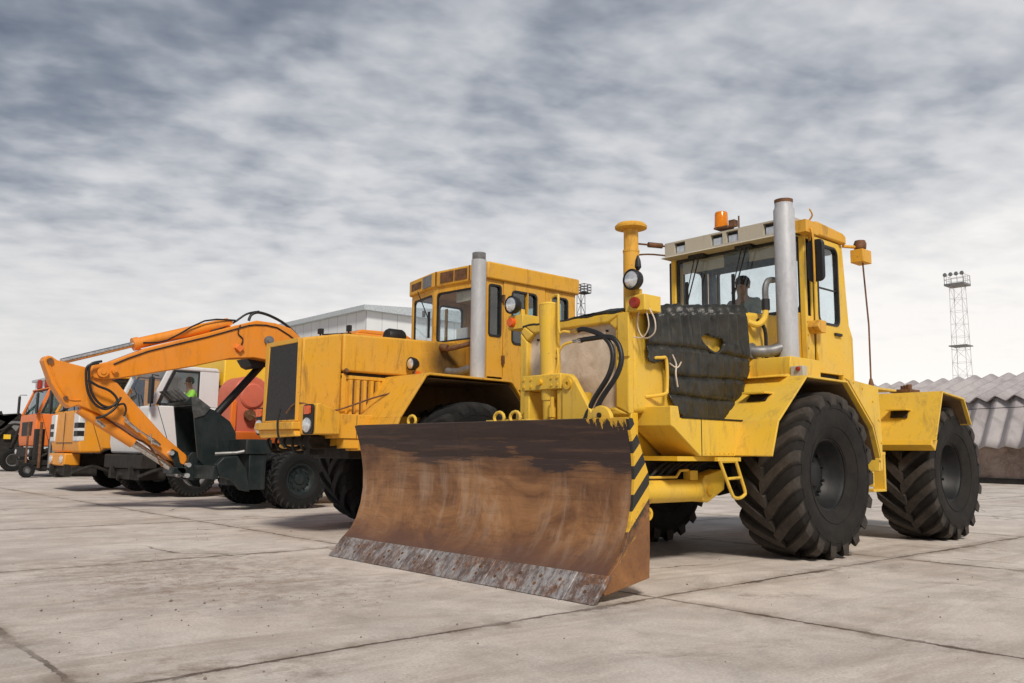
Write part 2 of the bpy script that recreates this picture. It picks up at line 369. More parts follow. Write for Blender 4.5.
    def build(s, name, mat, parent=None, bevel=0, smooth=30, origin=None, seg=2):
        off = Vector(origin) if origin is not None else (root_loc(parent) if parent else Vector((0, 0, 0)))
        me = bpy.data.meshes.new(name); me.from_pydata([tuple(p - off) for p in s.v], [], s.f)
        me.validate(); me.materials.append(M[mat] if isinstance(mat, str) else mat)
        bm = bmesh.new(); bm.from_mesh(me); bmesh.ops.recalc_face_normals(bm, faces=bm.faces); bm.to_mesh(me); bm.free()
        if s.lug:
            a = me.attributes.new('lug', 'FLOAT', 'POINT')
            for i, q in enumerate(s.lug): a.data[i].value = q
        if smooth:
            for p in me.polygons: p.use_smooth = True
            me.set_sharp_from_angle(angle=R_(smooth))
        o = bpy.data.objects.new(name, me); col.objects.link(o)
        if parent: o.parent = parent
        elif origin is not None: o.location = off
        if bevel:
            b = o.modifiers.new('bevel', 'BEVEL'); b.width = bevel; b.segments = seg; b.limit_method = 'ANGLE'; b.angle_limit = R_(35)
        return o
def root_loc(o):
    while o.parent: o = o.parent
    return Vector(o.location)
def empty(name, loc, label, cat, group=None):
    o = bpy.data.objects.new(name, None); col.objects.link(o); o.location = loc; o.empty_display_size = .3
    o['label'] = label; o['category'] = cat
    if group: o['group'] = group
    return o
def tag(o, label=None, cat=None, group=None, kind=None):
    if label: o['label'] = label
    if cat: o['category'] = cat
    if group: o['group'] = group
    if kind: o['kind'] = kind
    return o
def rrect(a0, a1, b0, b1, r, n=4):
    out = []
    for cx, cy, q in ((a1 - r, b1 - r, 0), (a0 + r, b1 - r, 1), (a0 + r, b0 + r, 2), (a1 - r, b0 + r, 3)):
        for i in range(n + 1):
            a = PI / 2 * (q + i / n); out.append((cx + r * math.cos(a), cy + r * math.sin(a)))
    return out
def window(parent, a0, a1, b0, b1, ax, c, r=.06, seal=.025, mat='glass', proud=.02, name='window'):
    """pane with a black rubber seal; ax is the axis the window faces along"""
    o = rrect(a0, a1, b0, b1, r); i = rrect(a0 + seal, a1 - seal, b0 + seal, b1 - seal, max(.01, r - seal * .6))
    w = MB().ring(o, i, ax, c - proud, c + proud).build(name, 'rubber', parent)
    MB().prism(i, ax, c - .003, c + .003).build('pane', mat, w)
    return w

# ------------------------------------------------------------------ wheels
def tyre_mesh(R, W, rim, n, lh, lag=.42, lw=.11, style='lug'):
    t = MB(); Rc = R - lh; h = W / 2
    prof = [(rim, -h * .70), (rim + .015, -h * .78), (rim + (Rc - rim) * .25, -h * .93), (rim + (Rc - rim) * .55, -h), (rim + (Rc - rim) * .8, -h * .97), (Rc - .035, -h * .90), (Rc - .008, -h * .74), (Rc, -h * .35), (Rc, h * .35), (Rc - .008, h * .74), (Rc - .035, h * .90),
            (rim + (Rc - rim) * .8, h * .97), (rim + (Rc - rim) * .55, h), (rim + (Rc - rim) * .25, h * .93), (rim + .015, h * .78), (rim, h * .70)]
    t.lathe(prof, (0, 0, 0), 'y', 64, closed=False); t.f = t.f[:-2]; t.lug = [0] * len(t.v)
    for s in (-1, 1):
        for i in range(n):
            a0 = 2 * PI * (i + (.5 if s > 0 else 0)) / n + random.uniform(-.01, .01)
            st = []
            for q, (tt, dr, hr) in enumerate(((-.05, 0, 0), (.2, 0, 0), (.45, .001, 0), (.7, .005, .005), (.86, .012, .015), (.965, .032, .04), (.995, .075, .09), (.99, .15 if lh > .03 else .08, .17))):
                y = s * h * tt; a = a0 - lag * min(1, max(0, tt)) ** .85 * (1 if q < 6 else 1.02)
                ro = R - dr; ri = Rc - .02 - hr * .9
                w = lw * (1.0 - .12 * tt) / R / 2 * (1.15 if q < 2 else 1)
                if q == 7: ro = R - dr - .0; y = s * h * .985
                st.append((y, a, ro, ri, w))
            vs = []; lg = []
            for y, a, ro, ri, w in st:
                for rr, aa, L in ((ri, a - w * 1.25, 0), (ro, a - w * .8, 1), (ro, a + w * .8, 1), (ri, a + w * 1.25, 0)):
                    vs.append((-rr * math.sin(aa), y, rr * math.cos(aa))); lg.append(L)
            k = len(st); fs = [(3, 2, 1, 0), tuple((k - 1) * 4 + j for j in range(4))]
            for j in range(k - 1):
                for e in range(4): fs.append((j * 4 + e, j * 4 + (e + 1) % 4, (j + 1) * 4 + (e + 1) % 4, (j + 1) * 4 + e))
            t.add(vs, fs); t.lug += lg
    # thin mould rings on the side wall
    for s in (-1, 1):
        for rr in (rim + (Rc - rim) * .3, rim + (Rc - rim) * .72):
            nv = len(t.v); t.tube([(rr * math.sin(2 * PI * j / 48), s * h * (.945 if rr < rim + (Rc - rim) * .5 else .985), rr * math.cos(2 * PI * j / 48)) for j in range(49)], .006, 5); t.lug += [0] * (len(t.v) - nv)
    return t
def rim_mesh(rim, W, s, deep=.3, hub=.13, bolts=10):
    """s = -1: outer side faces -y"""
    t = MB(); h = W / 2; rad = rim + .012
    P = [(rad - .01, h * .74), (rad + .022, h * .76), (rad + .022, h * .72), (rad - .02, h * .70), (rad - .035, h * (1 - deep * 1.3)), (rad - .06, h * (.9 - deep * 2)), (rad * .72, h * (.75 - deep * 2)), (rad * .52, h * (.8 - deep * 2)), (hub * 1.15, h * (.76 - deep * 2)), (hub, h * (.92 - deep * 2)), (hub * .8, h * (.96 - deep * 2)), (.0001, h * (.96 - deep * 2))]
    t.lathe([(r, s * y) for r, y in P] + [(.0001, -s * h * .3), (rad * .9, -s * h * .3), (rad - .01, -s * h * .7)], (0, 0, 0), 'y', 40, closed=True)
    for i in range(bolts):
        a = 2 * PI * i / bolts; c = Vector((rad * .6 * math.sin(a), s * h * (.78 - deep * 2), rad * .6 * math.cos(a)))
        t.cyl(c, c + Vector((0, s * .035, 0)), .018, n=6)
    return t
WH = {}
def wheel(kind, parent, x, y, z, side):
    """side -1: outer face towards -y. The wheel is a rim mesh named wheel with its tyre as sub-part"""
    key = (kind, side)
    if key not in WH:
        spec = dict(big=(.86, .72, .36, 19, .050, .42, .150, 'tyre', 'black', .3), big2=(.86, .70, .36, 19, .048, .42, .14, 'tyre2', 'black', .3),
                    dual=(.56, .28, .28, 26, .022, .20, .055, 'tyre2', 'teal', .25), truck=(.52, .30, .27, 34, .012, .12, .045, 'tyre2', 'grey', .25),
                    small=(.27, .16, .13, 18, .01, .1, .04, 'tyre2', 'grey', .2))[kind]
        R, W, rim, n, lh, lag, lw, tm, rm, deep = spec
        t = tyre_mesh(R, W, rim, n, lh, lag, lw).build('tyre', tm, None, smooth=28)
        r = rim_mesh(rim, W, side, deep, hub=.13 if R > .6 else .09, bolts=10).build('wheel', rm, None, smooth=30)
        WH[key] = (r.data, t.data); bpy.data.objects.remove(t); bpy.data.objects.remove(r)
    rd, td = WH[key]; rl = root_loc(parent)
    r = bpy.data.objects.new('wheel', rd); col.objects.link(r); r.parent = parent; r.location = Vector((x, y, z)) - rl
    r.rotation_euler = (0, random.uniform(0, 6), 0)
    t = bpy.data.objects.new('tyre', td); col.objects.link(t); t.parent = r
    return r

def headlamp(parent, x, y, z, r=.09, d=-1, fin=False):
    """round lamp facing -x"""
    h = MB().lathe([(r * .55, .10), (r * .95, .055), (r * 1.06, 0), (r * 1.06, -.02), (r * .95, -.028), (r * .9, -.01), (.001, -.005)], (x, y, z), 'x', 24)
    if fin: h.lathe([(.012, 0), (.032, .03), (.026, .09), (.008, .14)], (x + .06, y - .02, z + r), 'z', 10)
    b = h.build('headlight', 'black', parent)
    MB().lathe([(r * .92, -.012), (r * .7, -.032), (r * .35, -.042), (.001, -.045)], (x, y, z), 'x', 24).build('lens', 'lens', b)
    return b
def person(name, root_pt, label, shirt, hivis=False, face=(-1, 0, 0), lean=0):
    """seated figure; root_pt is the hip on the seat"""
    o = empty(name, root_pt, label, 'person')
    f = Vector(face).normalized(); l = Vector((0, 0, 1)).cross(f); up = Vector((0, 0, 1))
    J = {}; E = []; Rr = {}
    def j(n, F, L, U, r): J[n] = f * F + l * L + up * U; Rr[n] = r
    j('pel', 0, 0, .08, .15); j('wst', -.02, 0, .24, .13); j('chs', .0, 0, .42, .16); j('nck', .02, 0, .575, .06); j('hd', .045, 0, .665, .075); j('hd2', .045, 0, .745, .088); j('hd3', .04, 0, .80, .06)
    E += [('pel', 'wst'), ('wst', 'chs'), ('chs', 'nck'), ('nck', 'hd'), ('hd', 'hd2'), ('hd2', 'hd3')]
    for s, q in ((1, 'l'), (-1, 'r')):
        j('sh' + q, 0, s * .19, .50, .068); j('el' + q, .16, s * .25, .27, .046); j('wr' + q, .40, s * .15, .33, .03); j('pm' + q, .46, s * .14, .345, .036)
        j('hip' + q, .04, s * .09, .07, .095); j('kn' + q, .46, s * .13, .10, .065); j('an' + q, .55, s * .13, -.28, .042); j('to' + q, .70, s * .13, -.33, .04)
        E += [('chs', 'sh' + q), ('sh' + q, 'el' + q), ('el' + q, 'wr' + q), ('wr' + q, 'pm' + q), ('pel', 'hip' + q), ('hip' + q, 'kn' + q), ('kn' + q, 'an' + q), ('an' + q, 'to' + q)]
        for fi in range(5):
            a = 'fa%d' % fi + q; b = 'fb%d' % fi + q
            if fi < 4: j(a, .50, s * (.11 + .02 * fi), .37, .010); j(b, .53, s * (.11 + .02 * fi), .335, .009)
            else: j(a, .47, s * .10, .325, .011); j(b, .50, s * .085, .32, .010)
            E += [('pm' + q, a), (a, b)]
    def skin(names, edges, mat, grow, nm, parent, lv=2):
        me = bpy.data.meshes.new(nm); idx = {n: i for i, n in enumerate(names)}
        me.from_pydata([tuple(J[n]) for n in names], [(idx[a], idx[b]) for a, b in edges], []); me.materials.append(mat)
        ob = bpy.data.objects.new(nm, me); col.objects.link(ob); ob.parent = parent
        md = ob.modifiers.new('skin', 'SKIN'); md.use_smooth_shade = True; sv = me.skin_vertices[0].data
        for n, i in idx.items(): rr = Rr[n] + grow; sv[i].radius = (rr, rr)
        sv[0].use_root = True
        sb = ob.modifiers.new('sub', 'SUBSURF'); sb.levels = lv; sb.render_levels = lv; return ob
    names = ['pel'] + [n for n in J if n != 'pel']
    body = skin(names, E, M['skin'], 0, 'body', o)
    tn = ['chs', 'wst', 'pel', 'shl', 'ell', 'shr', 'elr', 'wrl', 'wrr']; te = [('chs', 'wst'), ('wst', 'pel'), ('chs', 'shl'), ('shl', 'ell'), ('ell', 'wrl'), ('chs', 'shr'), ('shr', 'elr'), ('elr', 'wrr')]
    skin(tn, te, M[shirt], .014, 'shirt', o)
    pn = ['pel', 'hipl', 'knl', 'anl', 'hipr', 'knr', 'anr']; pe = [('pel', 'hipl'), ('hipl', 'knl'), ('knl', 'anl'), ('pel', 'hipr'), ('hipr', 'knr'), ('knr', 'anr')]
    skin(pn, pe, M['trousers'], .012, 'trousers', o)
    hr = MB()
    c = f * .025 + up * .775 + Vector(root_pt)
    hr.lathe([(.001, .10), (.05, .088), (.085, .055), (.098, .01), (.092, -.04), (.07, -.07)], c, 'z', 18); hr.build('hair', 'hair', o)
    fc = MB(); c = Vector(root_pt) + up * .725
    for s in (1, -1):
        fc.lathe([(.001, .006), (.009, .003), (.009, -.003)], c + f * .132 + l * (s * .032), 'z', 8)
    fc.build('eyes', 'white', o)
    ns = MB(); ns.tube([c + f * .125 + up * .01, c + f * .155 - up * .03], [.008, .014], 8)
    for s in (1, -1): ns.tube([c + l * (s * .088) + up * .015 + f * .03, c + l * (s * .098) - up * .03 + f * .03], [.014, .01], 8)
    ns.build('nose_and_ears', 'skin', o)
    if hivis:
        for s in (1, -1):
            MB().tube([f * .17 + l * (s * .09) + up * .50 + Vector(root_pt), f * .18 + l * (s * .09) + up * .16 + Vector(root_pt)], .015, 6).build('reflective_stripe', 'white', o)
    return o
#@@PART2
# ================================================================== the near tractor
YELLOWS = 'wheeled tractors with yellow hoods'
T1 = empty('tractor', (8.36, 5.79, 0), 'big yellow articulated tractor carrying the wide rusty dozer blade and black quilt on its hood', 'tractor', YELLOWS)
YC = 5.79
def mir(y): return 2 * YC - y
FA, RA = 8.36, 11.60
for wx, wy in ((FA, 4.35), (RA, 4.40)):
    wheel('big', T1, wx, wy + .36, .855, -1); wheel('big', T1, wx, mir(wy) - .36, .855, 1)
ax = MB()
for wx in (FA, RA):
    ax.cyl((wx, 4.8, .86), (wx, 6.8, .86), .15); ax.lathe([(.10, -.26), (.24, -.16), (.28, 0), (.24, .16), (.10, .26)], (wx, YC, .86), 'y', 20)
    ax.box(wx - .18, wx + .18, 5.2, 6.38, .98, 1.12)
ax.build('axle', 'dark', T1, .01)
fr = MB()
fr.box(6.05, 9.6, 5.36, 6.22, .92, 1.43); fr.box(6.35, 7.3, 5.2, 6.38, .66, 1.0)
fr.cyl((7.3, 5.79, .8), (11.2, 5.79, .8), .07)
fr.build('chassis', 'dark', T1, .01)
fr = MB(); fr.box(9.95, 13.1, 5.25, 6.33, .98, 1.36); fr.box(9.75, 10.1, 5.3, 6.28, .9, 1.55); fr.box(12.7, 13.25, 5.0, 6.58, .85, 1.5)
fr.cyl((9.72, YC, .8), (9.72, YC, 1.5), .13); fr.build('rear_frame', 'yellow', T1, .012)
lo = MB()
for yy in (5.3, 6.22): lo.prism([(6.0, 1.42), (6.0, .98), (6.6, .98), (6.75, 1.1), (7.4, 1.1), (7.4, 1.42)], 'y', yy - .05, yy + .05)
lo.box(5.96, 6.06, 5.05, 6.53, 1.12, 1.42); lo.build('front_frame', 'yellow_deep', T1, .01)
hs = MB()
for i in range(7):
    a = random.uniform(-.05, .05)
    hs.tube([(6.05 + .1 * i, 5.22, .92 + a), (6.2 + .12 * i, 5.1 + .02 * i, .84 + a), (6.5 + .1 * i, 5.12, .95), (6.9 + .1 * i, 5.25, 1.0 + a)], .014, 6, 5)
hs.build('hydraulic_lines', 'dark', T1)

# ---- hood: closed body with rounded corners, sloping up to the rear
hood = MB(); zs = [(6.0, 2.34), (7.8, 2.575), (8.74, 2.62)]
hood.prism([(6.0, 1.42)] + [(8.74, 1.42)] + zs[::-1], 'y', 5.045, 6.535)
HOOD = hood.build('hood', 'yellow', T1, .045, seg=4)
# front frame with its canvas panel
o = [(5.05, 1.40), (5.05, 2.30), (5.11, 2.36), (6.47, 2.36), (6.53, 2.30), (6.53, 1.40)]
i_ = [(5.215, 1.47), (5.215, 2.19), (5.30, 2.265), (6.33, 2.265), (6.42, 2.19), (6.42, 1.47)]
g = MB().ring(o, i_, 'x', 5.93, 6.01).build('grille_frame', 'yellow', T1, .02, seg=3)
def sheet(fn, nu, nv, keep=None):
    mb = MB(); idx = {}; 
    for a in range(nu + 1):
        for b in range(nv + 1):
            idx[a, b] = len(mb.v); mb.v.append(Vector(fn(a / nu, b / nv)))
    for a in range(nu):
        for b in range(nv):
            if keep is None or keep((a + .5) / nu, (b + .5) / nv): mb.f.append((idx[a, b], idx[a + 1, b], idx[a + 1, b + 1], idx[a, b + 1]))
    return mb
def fbm(x, y, z=0, o=4):
    s = 0; a = 1
    for _ in range(o): s += a * noise.noise((x, y, z)); x *= 2.1; y *= 2.1; z = z * 2.1 + 5; a *= .5
    return s
def fn(u, v):
    y = 5.19 + u * 1.25; z = 1.44 + v * .86
    return (5.985 + .012 * fbm(y * 2.2, z * 2.2) + .006 * math.sin((z + y * .4 + .3 * fbm(y, z, 3)) * 28) * max(0, fbm(y * 1.3, z * 1.3, 9)), y, z)
cv = sheet(fn, 60, 50).build('canvas_panel', 'canvas', g, smooth=60)
st = MB()
for (yy, zz) in ((5.35, 2.2), (6.3, 2.2), (6.0, 1.82), (5.45, 1.55), (6.3, 1.55)): st.cyl((5.965, yy, zz), (5.99, yy, zz), .012, n=8)
st.build('stud', 'dark', cv)
# ---- quilt
poly = [(6.11, 2.60), (7.76, 2.60), (7.78, 1.94), (7.66, 1.72), (7.38, 1.40), (6.66, 1.385), (6.60, 1.43), (6.46, 1.55), (6.44, 1.75), (6.40, 1.93), (6.22, 1.885), (6.12, 1.90)]
eye = [(6.93, 2.20), (7.02, 2.24), (7.16, 2.225), (7.30, 2.23), (7.34, 2.17), (7.24, 2.07), (7.13, 2.075), (7.0, 2.13)]
def inside(p, pl):
    c = False; j = len(pl) - 1
    for i in range(len(pl)):
        if (pl[i][1] > p[1]) != (pl[j][1] > p[1]) and p[0] < (pl[j][0] - pl[i][0]) * (p[1] - pl[i][1]) / (pl[j][1] - pl[i][1]) + pl[i][0]: c = not c
        j = i
    return c
def top_z(x): return 2.34 + (x - 6.0) * .1306 if x < 7.8 else 2.575 + (x - 7.8) * .048
seams = (1.60, 1.80, 2.06)
def quilt(u, v):
    x = 6.09 + u * 1.71; s = v * 1.9      # arc length up the side then across the top
    h = top_z(x) + .012 - 1.36
    dz = min(abs(1.36 + s - q - .015 * math.sin(x * 3 + q * 9)) for q in seams)
    puff = .028 * (1 - math.exp(-(dz / .022) ** 2))
    z0 = 1.36 + s
    wr = .030 * (1 - abs(fbm(x * 7 + .6 * z0, z0 * 1.3, 2, 3))) * (1 if z0 > 2.03 else .85)
    fold = .060 * math.sin(x * 37 + 4 * fbm(x * 2, z0, 5, 2) + z0 * 5) * (max(0, z0 - 1.95) if z0 < 2.5 else .3)
    d = .012 + puff + wr + fold + .02 * fbm(x * 2.5, z0 * 2.5, 7)
    if s < h - .04: return (x, 5.04 - max(.006, d), 1.36 + s)
    t = s - (h - .04)
    if t < .12:
        a = t / .12 * PI / 2; rr = .04 + max(.004, d * .7)
        return (x, 5.085 - math.cos(a) * rr, 1.36 + h - .045 + math.sin(a) * rr)
    return (x, 5.085 + (t - .12), top_z(x) + .006 + max(.004, d * .7))
def keepq(u, v):
    x = 6.09 + u * 1.71; s = v * 1.9; h = top_z(x) + .012 - 1.36
    if s > h - .04: return True
    return inside((x + .012 * fbm(x * 9, s * 9, 1), 1.36 + s), poly) and not inside((x, 1.36 + s), eye)
q = sheet(quilt, 150, 170, keepq).build('insulating_quilt', 'quilt', T1, smooth=70)
sd = q.modifiers.new('thick', 'SOLIDIFY'); sd.thickness = .012; sd.offset = 1
# rim sewn around the quilt's opening, a torn tie and loose straps
e3 = [Vector((x, 4.985, z)) for x, z in eye]; MB().tube(e3 + [e3[0]], .014, 6, 4).build('sewn_edge', 'quilt', q)
tie = MB(); tie.tube([(6.47, 4.98, 2.0), (6.50, 4.95, 1.9), (6.48, 4.94, 1.8), (6.52, 4.95, 1.68)], .008, 5, 5); tie.tube([(6.42, 4.97, 1.9), (6.5, 4.94, 1.86), (6.58, 4.95, 1.92)], .007, 5, 5); tie.build('torn_strap', 'canvas', q)
# cover strip lying over the front edge of the hood
def strip(u, v): 
    y = 5.06 + u * 1.46; return (5.93 + v * .24, y, 2.37 + .006 * math.sin(y * 20) + .014 * fbm(y * 4, v * 2) + .012 * v)
s_ = sheet(strip, 60, 5).build('hood_cover_edge', 'quilt', T1, smooth=70); sd = s_.modifiers.new('thick', 'SOLIDIFY'); sd.thickness = .02
# hand rail
MB().tube([(6.20, 5.05, 1.93), (6.29, 4.96, 1.94), (6.36, 4.955, 1.92), (6.365, 4.955, 1.66), (6.32, 4.955, 1.60), (6.16, 5.05, 1.57)], .016, 8, 4).build('hand_rail', 'yellow', T1)

# ---- headlights, marker lamps and the intake pipe
for sy in (0, 1):
    f_ = (lambda y: mir(y)) if sy else (lambda y: y)
    b = MB(); b.box(5.93, 6.17, min(f_(4.86), f_(5.09)), max(f_(4.86), f_(5.09)), 2.34, 2.49)
    b.box(5.99, 6.04, min(f_(4.97), f_(5.01)), max(f_(4.97), f_(5.01)), 2.48, 2.56) 
    br = b.build('lamp_bracket', 'yellow', T1, .008)
    y0 = f_(4.99)
    MB().lathe([(.052, .02), (.052, -.012), (.044, -.03), (.001, -.036)], (5.915, f_(4.96) if not sy else mir(4.93), 2.415), 'x', 20).build('marker_lamp', 'redlens' if not sy else 'orangelens', br)
    headlamp(T1, 5.90, f_(4.975) if not sy else 6.63, 2.63 if not sy else 2.60, .092, fin=not sy)
wire = MB().tube([(6.0, 4.86, 2.36), (6.0, 4.80, 2.25), (6.0, 4.80, 2.14), (6.0, 4.88, 2.09), (6.02, 4.97, 2.12), (6.0, 5.0, 2.22), (6.0, 4.98, 2.36)], .007, 6, 6)
wire.tube([(6.0, 4.90, 2.36), (5.99, 4.86, 2.2), (5.98, 4.92, 2.10), (5.97, 5.02, 2.11)], .006, 6, 6); wire.build('loose_cable', 'canvas', T1)
ip = MB(); c = (6.06, 5.12, 0)
ip.lathe([(.075, 2.0), (.075, 2.93), (.079, 2.935), (.079, 2.955), (.069, 2.96), (.069, 3.2), (.03, 3.2)], c, 'z', 24)
IP = ip.build('intake_pipe', 'yellow_old', T1)
MB().lathe([(.02, 3.165), (.10, 3.15), (.150, 3.165), (.153, 3.185), (.13, 3.21), (.09, 3.22), (.001, 3.225)], c, 'z', 28).build('rain_cap', 'yellow_old', IP)
MB().box(5.915, 5.94, 5.04, 5.17, 1.93, 2.34).build('mounting_strap', 'yellow', IP, .004)
# ---- lift cylinder, brackets and hoses in front of the hood
lc = MB(); lc.cyl((5.72, 5.84, 1.55), (5.68, 5.84, 2.47), .098, n=28); lc.lathe([(.098, 0), (.085, .02), (.03, .022)], (5.68, 5.84, 2.47), 'z', 24)
LC = lc.build('lift_cylinder', 'yellow', T1)
MB().tube([(5.66, 5.80, 2.48), (5.66, 5.78, 2.54), (5.66, 5.70, 2.55), (5.64, 5.67, 2.5), (5.64, 5.66, 2.2), (5.66, 5.62, 2.19), (5.7, 5.56, 2.18)], .013, 8, 4).tube([(5.68, 5.74, 1.95), (5.69, 5.66, 2.06), (5.72, 5.56, 2.09)], .013, 8, 4).tube([(5.66, 5.74, 1.75), (5.66, 5.69, 1.9), (5.68, 5.72, 2.04)], .012, 8, 4).build('oil_pipe', 'yellow', LC)
cb = MB(); cb.box(5.60, 5.80, 5.60, 6.14, 1.64, 1.79); cb.box(5.63, 5.9, 6.06, 6.14, 1.2, 1.64); cb.box(5.63, 5.9, 5.6, 5.68, 1.2, 1.64)
cb.cyl((5.70, 5.84, 1.64), (5.72, 5.84, 1.15), .075); 
CB = cb.build('cylinder_yoke', 'yellow', T1, .012)
bo = MB()
for yy in (5.64, 5.72, 6.0, 6.1): 
    for zz in (1.68, 1.75): bo.cyl((5.59, yy, zz), (5.605, yy, zz), .013, n=6)
bo.cyl((5.57, 5.87, 1.715), (5.61, 5.87, 1.715), .028); bo.cyl((5.6, 5.71, 1.57), (5.6, 5.71, 1.3), .02); bo.cyl((5.6, 5.71, 1.47), (5.6, 5.71, 1.38), .034, n=8); bo.build('bolt', 'yellow_deep', CB)
def ear(y0, y1, pts, hole, name='lift_bracket', par=None):
    e = MB().prism(pts, 'y', y0, y1).build(name, 'yellow', par or T1, .01)
    MB().lathe([(.05, -.02), (.05, 0), (.028, .002), (.028, -.02)], (hole[0], y0, hole[1]), 'y', 18, closed=True).build('pin', 'yellow_deep', e); return e
# wide lug beside the cylinder: a rounded plate leaning back
c0 = at(574, 391, 'Y', 5.5)
def lug(cx, cz, r, base, y0, y1, face='y'):
    a = [(cx + r * math.cos(t * PI / 8), cz + r * math.sin(t * PI / 8)) for t in range(-1, 9)]
    return a + base
e1 = MB(); pr = [(5.50 + .085 * math.cos(t * PI / 8), 1.68 + .085 * math.sin(t * PI / 8)) for t in range(1, 10)]
e1.prism([(5.50 + .085 * math.cos(t * PI / 8), 1.68 + .085 * math.sin(t * PI / 8)) for t in range(-1, 9)] [::1] + [(5.60, 1.25), (5.05, 1.25), (5.12, 1.33)][:0] + [], 'x', 5.60, 5.66); e1.prism([(5.585, 1.66), (5.585, 1.25), (5.10, 1.25), (5.16, 1.34), (5.43, 1.73), (5.5, 1.76)], 'x', 5.602, 5.658); E1 = e1.build('lift_bracket', 'yellow', T1, .012)
MB().lathe([(.05, -.02), (.05, 0), (.02, .002), (.02, -.02)], (5.60, 5.50, 1.68), 'x', 18, closed=True).build('pin', 'yellow_deep', E1)
e2 = MB(); e2.prism([(5.52, 1.62), (5.56, 1.2), (5.60, 1.2), (5.60, 1.62)], 'x', 5.66, 5.95).build('bracket_web', 'yellow', E1)
for k, (r0, y1, z1, ymid) in enumerate(((.02, 5.54, 2.185, 4.98), (.02, 5.50, 2.09, 4.88))):
    a = Vector((5.70, y1 - .06, z1)); 
    h = MB().tube([a, (5.70, y1 - .16, z1 + .005), (5.70, ymid + .17, 2.10 - k * .02), (5.70, ymid + .06, 1.95 - k * .02), (5.68, ymid + .085 - k * .0, 1.75), (5.64, 5.22 - k * .09, 1.52), (5.60, 5.30 - k * .09, 1.32)], .024, 10, 6).build('hydraulic_hose', 'rubber', T1, smooth=60)
    MB().cyl(a + Vector((0, .09, 0)), a + Vector((0, -.01, 0)), .017, n=8).cyl(a + Vector((0, .03, 0)), a + Vector((0, -.02, 0)), .026, n=6).build('hose_fitting', 'brass' if k == 0 else 'chrome', h)
